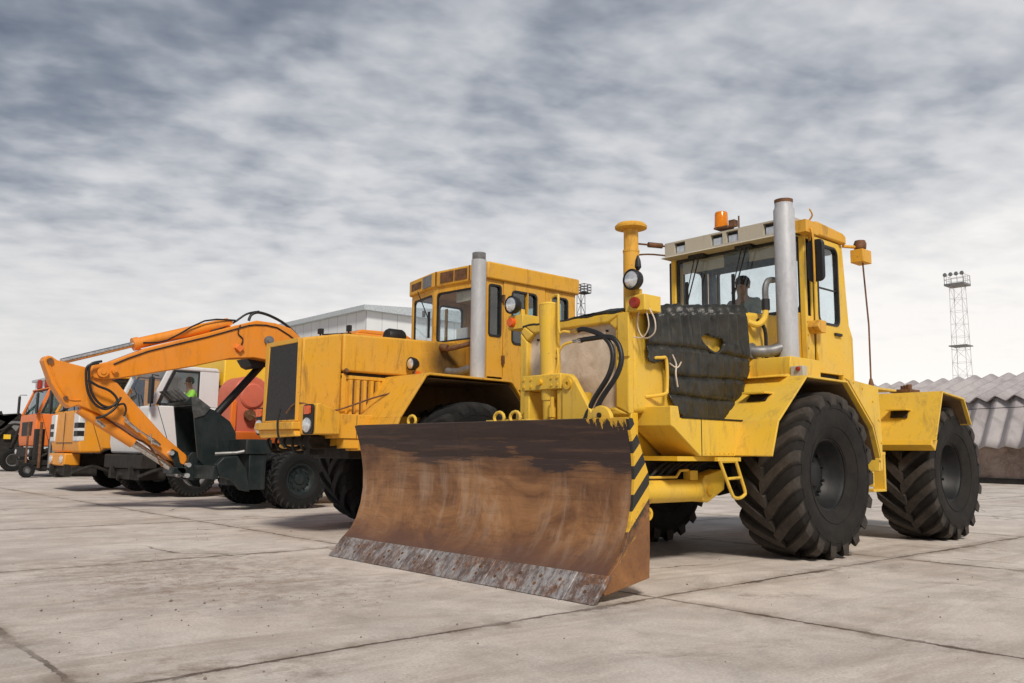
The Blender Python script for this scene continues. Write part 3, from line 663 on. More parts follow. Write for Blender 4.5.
# ---- side skirts, steps and fenders on both sides
def sidey(a, b, s): return (a, b) if s < 0 else (mir(b), mir(a))
for s in (-1, 1):
    y0, y1 = sidey(4.75, 5.20, s)
    k = MB().prism([(6.15, 1.48), (6.26, 1.48), (6.285, 1.375), (7.33, 1.375), (7.29, 1.03), (6.58, 1.03), (6.19, 1.285), (6.15, 1.30)], 'y', y0, y1)
    SK = k.build('side_box', 'yellow', T1, .008)
    a, b_ = sidey(4.745, 4.752, s); sm = MB().box(6.60, 6.606, a, b_, 1.035, 1.37); sm.box(6.3, 7.3, sidey(4.74, 4.80, s)[0], sidey(4.74, 4.80, s)[1], 1.376, 1.388); sm.build('seam', 'dark', SK)
    a, b_ = sidey(4.80, 5.2, s); MB().box(6.3, 7.2, a, b_, .985, 1.028).build('lower_rail', 'yellow_deep', T1)
    # fender shell
    y0, y1 = sidey(4.35, 5.06, s)
    prof = [(7.14, 1.04), (7.27, 1.375), (7.83, 1.845), (8.67, 1.84), (9.22, 1.37), (9.36, 1.03), (9.32, .88)]
    F = MB().shell(prof, .022, y0, y1).build('fender', 'yellow', T1, .004)
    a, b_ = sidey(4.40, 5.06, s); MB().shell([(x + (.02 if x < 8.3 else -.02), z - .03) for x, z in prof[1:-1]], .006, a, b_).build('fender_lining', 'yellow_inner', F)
    a, b_ = sidey(4.345, 4.372, s)
    MB().prism([(8.62, 1.865), (9.36, 1.815), (9.40, 1.25), (9.39, .90), (9.325, .885), (9.365, 1.03), (9.225, 1.38), (8.68, 1.845)], 'y', a, b_).build('fender_gusset', 'yellow', F, .004)
    a, b_ = sidey(4.36, 5.06, s); MB().box(8.9, 9.85, a, b_, 1.79, 1.815).build('deck_plate', 'yellow', T1, .004)
    # step ledge on the fender's sloping front
    a, b_ = sidey(4.60, 4.86, s)
    MB().prism([(7.63, 1.675), (7.45, 1.675), (7.45, 1.655), (7.61, 1.655)], 'y', a, b_).build('step', 'yellow', F, .003)
    MB().prism([(7.605, 1.652), (7.515, 1.575), (7.50, 1.59), (7.575, 1.652)], 'y', a + .03, b_ - .02).build('step_recess_shade', 'dark', F)  # thin dark slab painting the shaded opening beneath the ledge
    a, b_ = sidey(4.56, 5.06, s)
    MB().prism([(7.72, 1.84), (7.90, 1.87), (7.88, 1.98), (7.90, 2.06), (8.5, 2.06), (8.5, 1.84)], 'y', a, b_).build('stack_platform', 'yellow', T1, .01)
    a, b_ = sidey(4.42, 4.56, s); bb = MB().box(7.88, 7.97, a, b_, 1.84, 1.95).build('lamp_box', 'visor', T1, .006)
    MB().lathe([(.024, .01), (.024, -.01), (.018, -.025), (.001, -.03)], (7.88, (a + b_) / 2 - .02, 1.92), 'x', 16).build('red_lamp', 'redlens', bb)
    # folding step ladder
    y = 4.70 if s < 0 else mir(4.70)
    L = MB(); 
    L.tube([(6.80, y, 1.01), (6.90, y - .0, .84), (7.0, y, .68), (7.04, y, .645), (7.12, y, .635), (7.2, y, .66), (7.22, y, .70), (7.14, y, .86), (7.07, y, 1.0)], .016, 8, 3)
    L.tube([(6.93, y, .82), (7.15, y, .83)], .014, 8); L.box(6.76, 7.14, y - .015, y + .02, .985, 1.022); L.tube([(6.82, y, .98), (7.07, y, .985)], .013, 8); L.build('step_ladder', 'yellow', T1)
    # push cylinder from frame to blade
    y = 5.10 if s < 0 else mir(5.10)
    P = MB().cyl((5.2, y, .70), (7.0, y, .70), .108, n=28)
    PC = P.build('push_cylinder', 'yellow', T1)
    MB().tube([(5.2, y - .04, .83), (6.62, y - .04, .83), (6.68, y - .04, .89), (6.80, y - .04, .895), (6.86, y - .04, .86)], .013, 8).box(6.80, 6.92, y - .07, y + .01, .80, .89).build('oil_pipe', 'yellow', PC)
    bk = MB().prism([(6.98, .60), (7.06, .58), (7.34, .70), (7.36, .86), (7.30, .90), (7.02, .84), (6.98, .80)], 'y', y - .085, y + .085); B = bk.build('arm_bracket', 'yellow', T1, .01)
    MB().cyl((7.07, y - .11, .70), (7.07, y + .11, .70), .045).build('pin', 'yellow_deep', B)
    MB().prism([(5.1, .60), (6.3, .60), (5.9, .50), (5.1, .22)], 'y', y - .02, y + .05).build('push_arm', 'yellow_deep', T1, .006)
    MB().lathe([(.06, 0), (.06, .04), (.03, .04), (.03, 0)], (6.22, y - .03, .50), 'y', 16, closed=True).build('towing_eye', 'yellow_deep', T1)
# ---- exhaust stack (near side only)
sk = MB().lathe([(.112, 2.06), (.112, 3.70), (.096, 3.735), (.096, 3.79), (.088, 3.79), (.088, 3.5)], (8.20, 4.76, 0), 'z', 32)
STK = sk.build('exhaust_stack', 'stack', T1)
MB().lathe([(.098, 3.785), (.1, 3.815), (.09, 3.815), (.086, 3.73)], (8.20, 4.76, 0), 'z', 28, closed=True).build('stack_mouth', 'brown', STK)
MB().tube([(7.90, 5.06, 2.15), (7.95, 4.95, 2.14), (8.04, 4.88, 2.15), (8.13, 4.80, 2.18)], .062, 16, 4).lathe([(.085, 0), (.085, .03), (.06, .03)], (7.9, 5.0, 2.15), 'y', 20).build('exhaust_elbow', 'grey', STK)
MB().cyl((8.10, 4.86, 2.15), (8.2, 4.80, 2.2), .078, n=20).build('clamp', 'brown', STK)
# curved coolant pipe by the windscreen
cp = MB().tube([(7.86, 5.03, 2.46), (7.93, 4.96, 2.43), (8.02, 4.93, 2.50), (8.06, 4.93, 2.62)], .034, 10, 4).build('coolant_pipe', 'yellow', T1)
MB().tube([(8.06, 4.93, 2.60), (8.06, 4.93, 2.72)], .045, 12).build('hose_joint', 'rubber', cp)
MB().tube([(8.06, 4.93, 2.70), (8.06, 4.93, 2.84), (8.12, 4.93, 2.93), (8.25, 4.94, 2.96)], .034, 10, 4).build('upper_pipe', 'grey', cp)
MB().tube([(8.0, 5.0, 2.5), (8.09, 4.97, 2.4), (8.11, 4.97, 2.2), (8.11, 4.97, 2.08)], .02, 8, 4).build('breather_hose', 'rubber', cp)

# ---- cab
YN, YF = 4.85, 6.73; XF, XR = 8.76, 9.74; ZB, ZT = 1.86, 3.575
cab = MB()
for y0, y1 in ((YN, YN + .07), (YF - .07, YF)):
    cab.box(XF, XF + .05, y0, y1, ZB, ZT)                      # front posts
    cab.box(XF + .13, XF + .175, y0, y1, ZB, ZT)                # door post
    cab.prism([(XR - .17, ZT), (XR - .08, ZT), (XR + .02, 2.6), (XR + .02, ZB), (XR - .17, ZB)], 'y', y0, y1)
    cab.box(XF + .045, XF + .14, y0, y1, ZB, 2.62); cab.box(XF + .045, XF + .14, y0, y1, 3.52, ZT)
cab.box(XF + .01, XF + .08, YN + .065, YF - .065, ZB, 2.66)    # below windscreen
cab.box(XF + .01, XF + .08, YN + .065, YF - .065, 3.555, ZT)
cab.box(XR - .08, XR - .01, YN + .065, YF - .065, ZB, 2.52); cab.box(XR - .16, XR - .09, YN + .065, YF - .065, 3.50, ZT)
cab.box(XR - .15, XR - .06, 5.60, 5.69, 2.5, 3.52)
CAB = cab.build('cab', 'yellow', T1, .012)
MB().box(XF + .09, XR - .09, YN + .07, YF - .07, 1.92, 1.98).build('cab_floor', 'seat', CAB)
MB().box(XF + .02, XR - .1, YN + .08, YF - .08, 3.545, 3.57).build('head_lining', 'liner', CAB)
MB().box(9.50, XR - .15, YF - .12, YF - .075, 2.5, 3.54).box(XF + .1, XR - .19, YF - .1, YF - .075, 3.47, 3.545).box(XR - .2, XR - .165, 4.95, 6.6, 3.46, 3.545).build('inner_trim', 'liner', CAB)
window(CAB, YN + .055, YF - .055, 2.66, 3.56, 'x', XF + .045, .07, .045, name='windscreen')
MB().box(8.84, 8.86, 5.98, 6.60, 3.36, 3.54).box(8.84, 8.86, 5.0, 5.62, 3.37, 3.54).build('sun_visor', 'visor', CAB, .006)
window(CAB, 4.90, 5.62, 2.50, 3.52, 'x', XR - .11, .06, .03, name='rear_window'); window(CAB, 5.67, 6.62, 2.50, 3.52, 'x', XR - .11, .06, .03, name='rear_window')
for s in (-1, 1):
    y = YN if s < 0 else YF
    window(CAB, XF + .04, XF + .145, 2.60, 3.54, 'y', y - s * -.035 if s > 0 else y + .035, .03, .022, name='quarter_window')
    # door
    d = MB(); o = rrect(8.94, 9.54, 1.985, 3.56, .03); 
    wi = rrect(8.995, 9.49, 2.55, 3.50, .09)
    d.ring(o, wi, 'y', y - .022, y + .022)
    D = d.build('door', 'yellow', CAB, .004)
    ow = rrect(8.995, 9.49, 2.55, 3.50, .09); iw = rrect(9.02, 9.465, 2.575, 3.475, .07)
    W = MB().ring(ow, iw, 'y', y - .03, y + .03).build('door_window', 'rubber', D); MB().prism(iw, 'y', y - .003, y + .003).build('pane', 'glass', W)
    MB().box(9.02, 9.465, y - .012, y + .012, 2.97, 2.985).build('sliding_pane_edge', 'rubber', W)
    MB().box(9.34, 9.49, y + s * .022 if s > 0 else y - .05, y + .05 if s > 0 else y - .022, 2.44, 2.47).build('handle', 'black', D)
    g = MB(); 
    for a, b_ in (((8.932, 8.939), (1.98, 3.6)), ((9.541, 9.548), (1.98, 3.6))): g.box(a[0], a[1], y - .006, y + .006, b_[0], b_[1])
    g.build('door_gap', 'dark', CAB)
    MB().box(8.915, 8.955, y + s * .02 if s > 0 else y - .045, y + .045 if s > 0 else y - .02, 2.12, 2.2).box(8.915, 8.955, y + s * .02 if s > 0 else y - .045, y + .045 if s > 0 else y - .02, 3.3, 3.38).build('hinge', 'yellow_deep', D)
MB().prism([(8.78, 2.48), (8.84, 2.42), (8.95, 2.42), (8.97, 2.56), (8.83, 2.56)], 'y', 4.72, 4.85).build('grab_bracket', 'yellow_old', CAB, .006)
for yy in (YN, YF): MB().prism([(XR + .02, 2.6), (XR + .10, 2.45), (XR + .10, 1.86), (XR + .02, 1.86)], 'y', yy if yy < 6 else yy - .06, yy + .06 if yy < 6 else yy).build('rear_flare', 'yellow', CAB, .006)
# roof and visor with sunken work lamps
rf = MB().prism([(8.80, 3.635), (8.80, 3.75), (9.0, 3.80), (9.60, 3.765), (9.68, 3.735), (9.68, 3.635)], 'y', 4.80, 6.78)
ROOF = rf.build('roof', 'yellow_old', CAB, .02); ROOF.location.z = -.055
MB().prism([(8.70, 3.80), (8.78, 3.84), (9.2, 3.87), (9.7, 3.82), (9.2, 3.78)], 'y', 5.0, 6.6).build('roof_hatch_panel', 'white', ROOF, .01)
vz0, vz1 = 3.615, 3.80; VX = 8.60
lamps = [at(px, 241, 'X', VX).y for px in (679.5, 716.5, 732, 770)]
cuts = [(y - .085, y + .085) for y in sorted(lamps)]
vb = MB(); yy = 4.90
for a, b_ in cuts: 
    if a > yy: vb.box(VX, 8.80, yy, a, vz0, vz1)
    vb.box(VX, 8.80, a, b_, vz0, vz0 + .03); vb.box(VX, 8.80, a, b_, vz1 - .02, vz1); vb.box(8.72, 8.80, a, b_, vz0 + .02, vz1 - .015); yy = b_
vb.box(VX, 8.80, yy, 6.70, vz0, vz1)
VB = vb.build('lamp_visor', 'visor', ROOF)
for y in lamps:
    lm = MB().box(VX + .045, 8.73, y - .072, y + .072, vz0 + .032, vz1 - .025).build('work_lamp', 'black', ROOF)
    MB().box(VX + .026, VX + .05, y - .062, y + .062, vz0 + .036, vz1 - .065).build('lens', 'lens', lm)
MB().prism([(8.56, 3.60), (8.60, 3.625), (8.80, 3.625), (8.80, 3.60)], 'y', 4.86, 6.74).build('visor_lip', 'visor', ROOF, .004)
# wipers
for y0 in (at(698, 258, 'X', 8.72).y, at(745, 246, 'X', 8.72).y):
    w = MB(); w.box(8.66, 8.76, y0 - .11, y0 + .11, 3.51, 3.55)
    w.tube([(8.70, y0 - .04, 3.54), (8.70, y0 + .16, 2.95)], .009, 6); w.tube([(8.70, y0 + .03, 3.54), (8.70, y0 + .19, 2.98)], .007, 6)
    w.box(8.70, 8.715, y0 + .15, y0 + .19, 2.72, 3.22); w.build('wiper', 'black', CAB)
# beacon
bc = MB().cyl((8.74, 5.93, 3.80), (8.74, 5.93, 3.88), .012).box(8.66, 8.82, 5.80, 5.99, 3.865, 3.885).box(8.70, 8.78, 5.72, 5.80, 3.87, 3.95).cyl((8.74, 5.68, 3.84), (8.74, 5.68, 3.99), .01)
BC = bc.build('beacon_mount', 'brown', ROOF)
MB().lathe([(.085, 3.885), (.082, 3.95), (.078, 4.07), (.07, 4.085), (.001, 4.09)], (8.74, 5.93, 0), 'z', 20).build('amber_beacon', 'beacon', BC)
# mirror, grab arms, whip, rear lamp arm
MB().tube([(8.70, 6.70, 3.60), (8.35, 6.78, 3.58), (8.1, 6.86, 3.52), (8.0, 6.86, 3.40), (8.0, 6.86, 3.0)], .011, 6, 4).tube([(8.74, 6.72, 2.72), (8.2, 6.85, 2.72), (8.0, 6.87, 2.75)], .011, 6, 4).tube([(8.62, 6.72, 3.72), (8.2, 6.9, 3.72)], .012, 6).cyl((8.58, 6.73, 3.72), (8.40, 6.81, 3.72), .035, n=10).build('far_mirror_arm', 'brown', CAB)
mr = MB().tube([(8.80, 4.84, 3.62), (8.72, 4.74, 3.60), (8.70, 4.70, 3.45), (8.70, 4.70, 2.95)], .012, 6, 3).tube([(8.85, 4.84, 3.58), (8.78, 4.72, 3.2)], .012, 6)
MR = mr.build('mirror_arm', 'yellow_old', CAB)
MB().prism(rrect(4.60, 4.80, 2.98, 3.46, .06), 'x', 8.72, 8.77).build('mirror', 'black', MR, .012)
MB().tube([(8.75, 4.78, 3.74), (8.74, 4.72, 3.80), (8.68, 4.72, 3.86)], .010, 6, 3).box(8.62, 8.9, 4.74, 4.9, 3.60, 3.74).build('corner_bracket', 'yellow_old', ROOF)
ra = MB().box(9.76, 9.98, 4.64, 4.80, 3.42, 3.58).cyl((9.66, 4.84, 3.62), (9.88, 4.72, 3.62), .02)
RAo = ra.build('rear_lamp_arm', 'yellow_old', ROOF, .006)
MB().lathe([(.07, 3.60), (.075, 3.66), (.06, 3.70), (.001, 3.71)], (9.86, 4.72, 0), 'z', 16).build('rear_lamp', 'brown', RAo)
MB().tube([(9.84, 4.70, 3.62), (9.87, 4.66, 2.6), (9.86, 4.66, 1.95)], .010, 6).lathe([(.03, 1.82), (.03, 1.9), (.015, 1.96)], (9.86, 4.66, 0), 'z', 10).build('whip_aerial', 'brown', CAB)
# inside: seat, steering wheel
se = MB().box(9.12, 9.52, 5.75, 6.25, 2.28, 2.42).box(9.46, 9.56, 5.78, 6.22, 2.42, 2.85); se.box(9.2, 9.45, 5.85, 6.15, 1.98, 2.28); se.build('driver_seat', 'seat', CAB, .04, seg=3)
sw = MB().tube([(8.95 + .04 * math.cos(t), 6.0 + .22 * math.sin(t), 2.66 + .20 * math.cos(t)) for t in [i * PI / 12 for i in range(25)]], .014, 8).tube([(8.95, 6.0, 2.66), (8.88, 6.0, 2.2)], .02, 8).tube([(8.98, 5.79, 2.66), (8.98, 6.21, 2.66)], .012, 6)
sw.build('steering_wheel', 'black', CAB); MB().box(8.85, 8.97, 5.2, 6.4, 2.1, 2.52).build('dashboard', 'seat', CAB, .02)

bt = MB()
for i in range(9): bt.cyl((6.66 + .075 * i, 4.745, 1.06), (6.66 + .075 * i, 4.75, 1.06), .009, n=6)
for x, z in ((9.30, 1.0), (9.34, 1.2), (9.30, 1.45), (9.18, 1.65), (8.95, 1.78), (8.75, 1.83)): bt.cyl((x + .03, 4.336, z), (x + .03, 4.346, z), .013, n=6)
for z in (2.1, 2.25, 2.4, 2.55): bt.cyl((8.785, 4.838, z), (8.785, 4.85, z), .010, n=6)
for x in (6.4, 6.9, 7.4): bt.cyl((x, 5.03, 1.46), (x, 5.045, 1.46), .012, n=6)
bt.build('bolt_row', 'yellow_deep', T1)
sm = MB(); sm.box(7.80, 7.806, 5.041, 5.05, 1.9, 2.56).box(5.978, 5.984, 5.3, 5.31, 1.4, 1.45); sm.tube([(7.29, 4.36, 1.377), (7.29, 5.05, 1.377)], .005, 5); sm.build('seam', 'brown', T1)
# ---- rear fenders
for s in (-1, 1):
    y0, y1 = sidey(4.27, 5.20, s)
    RF = MB().shell([(10.65, 1.245), (10.93, 1.855), (11.60, 1.80), (11.80, 1.47)], .022, y0, y1).build('rear_fender', 'yellow', T1, .004)
    a, b_ = sidey(4.31, 5.20, s)
    MB().prism([(10.64, 1.25), (10.60, 1.19), (10.72, 1.12), (10.80, 1.25)], 'y', a, b_).build('fender_foot', 'yellow_deep', RF, .004)
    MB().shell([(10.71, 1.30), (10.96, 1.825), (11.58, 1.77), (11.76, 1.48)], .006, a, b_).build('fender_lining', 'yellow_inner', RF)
    a, b_ = sidey(4.62, 4.88, s)
    MB().prism([(10.83, 1.64), (10.68, 1.64), (10.68, 1.62), (10.82, 1.62)], 'y', a, b_).build('step', 'yellow', RF, .003)
    MB().prism([(10.81, 1.617), (10.775, 1.53), (10.755, 1.53), (10.79, 1.617)], 'y', a + .03, b_ - .02).build('step_recess_shade', 'dark', RF)  # same dark slab for the shade under the rear ledge
    y = 4.62 if s < 0 else mir(4.62)
    b = MB(); b.box(9.68, 10.02, y - .02, y + .12, 1.06, 1.10); b.box(9.97, 10.01, y - .02, y + .12, .66, 1.06); b.box(9.68, 9.71, y - .02, y + .12, .7, 1.06); b.box(9.68, 10.01, y - .02, y + .12, .64, .67); b.build('hanging_step', 'yellow', T1, .004)
tk = MB().box(9.9, 10.75, 5.0, 6.58, 1.36, 1.72).build('fuel_tank', 'yellow', T1, .03)
MB().box(10.95, 12.6, 5.3, 6.28, 1.36, 1.62).build('rear_deck', 'yellow', T1, .02)
k = MB().box(11.05, 11.35, 4.72, 4.98, 1.87, 1.91)
for i in range(3): k.cyl((11.1 + .1 * i, 4.75 + .08 * i, 1.91), (11.1 + .1 * i, 4.75 + .08 * i, 1.97), .035, n=10)
k.build('tow_fittings', 'brown', T1)

# ---- dozer blade
prof = [(4.865, 1.31), (4.905, 1.15), (4.925, 1.0), (4.93, .85), (4.915, .68), (4.875, .52), (4.81, .37), (4.73, .26), (4.60, .15)]
def skew(mb):
    for p in mb.v: p.x -= .043 * max(0, p.y - 4.15) * min(1, max(0, p.z) / 1.31)
    return mb
b = skew(MB().shell(prof[::-1], .03, 4.18, 7.72))
BL = b.build('dozer_blade', 'blade', T1)
BL['label'] = 'wide curved rusty dozer blade'
bead = MB()
for y in (6.13,): bead.tube([(x + .001, y, z) for x, z in prof], .006, 6)
skew(bead).build('weld_seam', 'blade', BL)
ce = MB(); bl = MB(); cuts_ = [4.13, 4.42, 5.33, 6.20, 6.92, 7.45, 7.74]
for i in range(6):
    y0 = cuts_[i] + .001; y1 = cuts_[i + 1] - .001
    j = random.uniform(-.004, .004)
    ce.hexa([(4.445 + j, y0, .004), (4.49 + j, y0, .001), (4.49 + j, y1, .001), (4.445 + j, y1, .004), (4.605 + j, y0, .188), (4.65 + j, y0, .178), (4.65 + j, y1, .178), (4.605 + j, y1, .188)])
    nb = max(1, int((y1 - y0) / .22))
    for q_ in range(nb):
        for t in (.38, .66):
            yy = y0 + (y1 - y0) * (q_ + .5) / nb + random.uniform(-.02, .02); px_ = 4.445 + .16 * t + j; pz = .004 + .184 * t
            bl.cyl((px_ + .01, yy, pz - .01), (px_ - .003, yy, pz + .003), .014, n=8)
CE = ce.build('cutting_edge', 'edge', BL, .006); bl.build('bolt', 'brown', CE)
for y0, y1 in ((4.15, 4.18), (7.72, 7.75)):
    skew(MB().prism(prof + [(4.56, .08), (4.60, .05), (5.09, .13), (5.10, .36), (5.10, .88), (4.915, 1.31)], 'y', y0, y1)).build('end_plate', 'hazard' if y0 < 6 else 'blade', BL, .003)
rb = MB(); rb.box(4.97, 5.05, 4.2, 7.70, .82, .98); rb.box(4.97, 5.07, 4.2, 7.70, .3, .5)
for y in (4.3, 5.1, 5.8, 6.5, 7.5): rb.prism([(4.955, 1.15), (5.0, 1.05), (5.08, .8), (5.08, .3), (4.99, .3), (4.99, .6), (4.98, .9)], 'y', y - .02, y + .02)
skew(rb).build('blade_rib', 'yellow', BL, .004)
# lugs along the blade's top edge
for y, r in ((4.47, .115), ):
    e = MB().prism([(y + r * math.cos(t * PI / 8), 1.30 + r * math.sin(t * PI / 8)) for t in range(0, 9)] + [(y - r, 1.25), (y + r, 1.25)], 'x', 4.90, 4.94).build('lift_lug', 'yellow', BL, .006)
    MB().cyl((4.885, y, 1.34), (4.90, y, 1.34), .02, n=12).build('lug_bolt', 'dark', e)
for y in (6.86, 5.62, 5.42):
    MB().tube([(4.93 - .043 * (y - 4.15), y + .065 * math.cos(t * PI / 6), 1.345 + .05 * math.sin(t * PI / 6)) for t in range(13)], .014, 8).build('lifting_ring', 'yellow', BL)
MB().box(4.90, 5.06, 5.30, 5.84, 1.28, 1.33).build('top_bracket', 'yellow', BL, .004)

D1 = person('person', (9.34, 6.02, 2.46), 'driver in grey-green shirt seated behind the windscreen of the bladed yellow tractor', 'greyshirt')
#@@PART3
# ================================================================== helpers for upright panels in any direction
def seg_map(mb, A, B):
    """MB built with x along the wall, y as depth, z up -> placed from plan point A towards B"""
    d = (Vector(B) - Vector(A)).normalized(); n = Vector((-d.y, d.x))
    mb.v = [Vector((A[0] + d.x * p.x + n.x * p.y, A[1] + d.y * p.x + n.y * p.y, p.z)) for p in mb.v]; return mb
def wall_window(parent, A, B, z0, z1, u, v, mat, t=.05, r=.07, pane='glass', seal=.028, name='cab_panel', tilt=0):
    L = (Vector(B) - Vector(A)).length
    inn = rrect(u[0], u[1], v[0], v[1], r); 
    out = []
    for p in inn:      # outer outline: push every inner point out to the panel's edge
        cu, cv = (u[0] + u[1]) / 2, (v[0] + v[1]) / 2; du, dv = p[0] - cu, p[1] - cv
        out.append((min(L, max(0, p[0])) , p[1]))
    m = MB(); m.box(0, L, 0, t, z0, v[0] + .0); m.box(0, L, 0, t, v[1], z1); m.box(0, u[0], 0, t, v[0], v[1]); m.box(u[1], L, 0, t, v[0], v[1])
    for (cx, cz, q) in ((u[1], v[1], 0), (u[0], v[1], 1), (u[0], v[0], 2), (u[1], v[0], 3)):
        ccx, ccz = (cx - r if q in (0, 3) else cx + r), (cz - r if q in (0, 1) else cz + r)
        arc = [(ccx + r * math.cos(PI / 2 * (q + i / 4)), ccz + r * math.sin(PI / 2 * (q + i / 4))) for i in range(5)]
        m.prism([(cx, cz)] + arc, 'y', 0, t)
    w = seg_map(m, A, B).build(name, mat, parent)
    iw = rrect(u[0] + seal, u[1] - seal, v[0] + seal, v[1] - seal, max(.02, r - seal * .5))
    s = seg_map(MB().ring(inn, iw, 'y', -.012, t + .012), A, B).build('window_seal', 'rubber', w)
    seg_map(MB().prism(iw, 'y', t / 2 - .003, t / 2 + .003), A, B).build('pane', pane, w)
    return w

# ================================================================== the second tractor
T2 = empty('tractor', (7.05, 9.97, 0), 'older yellow articulated tractor with black radiator grille and no blade, behind the dozer blade', 'tractor', YELLOWS)
C2 = 9.97
def mi2(y): return 2 * C2 - y
def sd2(a, b, s): return (a, b) if s < 0 else (mi2(b), mi2(a))
for wx in (7.12, 10.3):
    wheel('big2', T2, wx, 8.62 + .35, .855, -1); wheel('big2', T2, wx, mi2(8.62) - .35, .855, 1)
ax = MB()
for wx in (7.12, 10.3): ax.cyl((wx, 9.0, .86), (wx, 10.95, .86), .15); ax.lathe([(.10, -.26), (.24, -.16), (.28, 0), (.24, .16), (.10, .26)], (wx, C2, .86), 'y', 20)
ax.box(5.2, 8.2, 9.55, 10.4, 1.12, 1.36); ax.box(5.7, 6.4, 9.5, 10.4, .95, 1.12); ax.box(8.2, 11.8, 9.5, 10.4, .95, 1.4); ax.build('chassis', 'dark', T2, .01)
hs = MB()
for i in range(6): hs.tube([(5.06, 9.3 + .22 * i, 1.22), (5.03, 9.28 + .22 * i, 1.14), (5.12, 9.34 + .2 * i, 1.08 - .03 * (i % 3)), (5.5, 9.4 + .2 * i, 1.1)], .018, 6, 4)
hs.box(5.1, 5.3, 9.4, 9.55, 1.0, 1.22); hs.build('pipework', 'dark', T2)
HM = MB()
# hood: slight draught so the nose is wider at its foot
def frustum(mb, x0, x1, ya, yb, z0, z1a, z1b, spread=.06):
    mb.hexa([(x0, ya - .0, z0), (x1, ya, z0), (x1, yb + spread, z0), (x0, yb + spread, z0), (x0, ya, z1a), (x1, ya, z1b), (x1, yb, z1b), (x0, yb, z1a)])
hb = MB(); hb.hexa([(4.98, 9.50, 1.40), (5.56, 9.50, 1.40), (5.56, 10.38, 1.40), (4.98, 10.38, 1.40), (5.0, 9.50, 2.44), (5.56, 9.50, 2.545), (5.56, 10.36, 2.545), (5.0, 10.36, 2.44)])
HD = hb.build('hood', 'yellow_old', T2, .03, seg=3)
hb = MB(); hb.hexa([(5.575, 9.505, 2.06), (7.70, 9.505, 2.06), (7.70, 10.36, 2.06), (5.575, 10.36, 2.06), (5.575, 9.505, 2.55), (7.70, 9.505, 2.60), (7.70, 10.36, 2.60), (5.575, 10.36, 2.55)]); hb.build('bonnet_panel', 'soot', HD, .03, seg=3)
MB().box(5.60, 7.7, 9.56, 10.36, 1.40, 2.07).build('engine_bay', 'dark', T2)
lv = MB(); lv.box(5.565, 6.42, 9.515, 9.55, 1.47, 2.0); lv.box(5.56, 6.42, 9.49, 9.56, 1.965, 2.01); lv.box(5.56, 5.62, 9.485, 9.56, 1.45, 2.03)
for i in range(7): lv.prism([(5.655 + .105 * i, 9.515), (5.665 + .105 * i, 9.462), (5.705 + .105 * i, 9.462), (5.715 + .105 * i, 9.515)], 'z', 1.48, 1.955)
LV = lv.build('louvre_panel', 'yellow_old', T2, .004)
dk = MB()
for i in range(7): dk.box(5.716 + .105 * i, 5.757 + .105 * i, 9.508, 9.5165, 1.5, 1.94)
dk.build('louvre_slots', 'brown', LV)
MB().cyl((5.6, 9.49, 2.045), (5.6, 9.44, 2.07), .03, n=10).build('cap', 'brown', LV)
go = [(9.485, 1.40), (9.485, 2.43), (10.36, 2.43), (10.38, 1.40)]; gi = [(9.50, 1.42), (9.50, 2.37), (10.25, 2.37), (10.31, 1.42)]
gf = MB().ring(go, gi, 'x', 4.93, 4.985).build('grille_frame', 'yellow_old', T2, .012)
MB().prism(gi, 'x', 4.938, 4.948).build('grille_mesh', M.setdefault('mesh', flat('black_radiator_mesh', (.022, .022, .023), .6, 0, .35, 30, .5)), gf)
MB().box(4.86, 5.0, 9.42, 10.44, 1.30, 1.395).build('bumper', 'yellow_old', T2, .012)
bp = MB().prism([(9.45, 1.30), (9.40, 1.22), (10.34, 1.20), (10.42, 1.30)], 'x', 4.90, 4.98).build('bumper_skirt', 'yellow_old', T2, .01)
MB().tube([(4.85, 9.72, 1.56), (4.83, 9.74, 1.4), (4.86, 9.75, 1.2), (4.95, 9.75, 1.08)], .014, 8, 4).build('hanging_cable', 'rubber', T2)
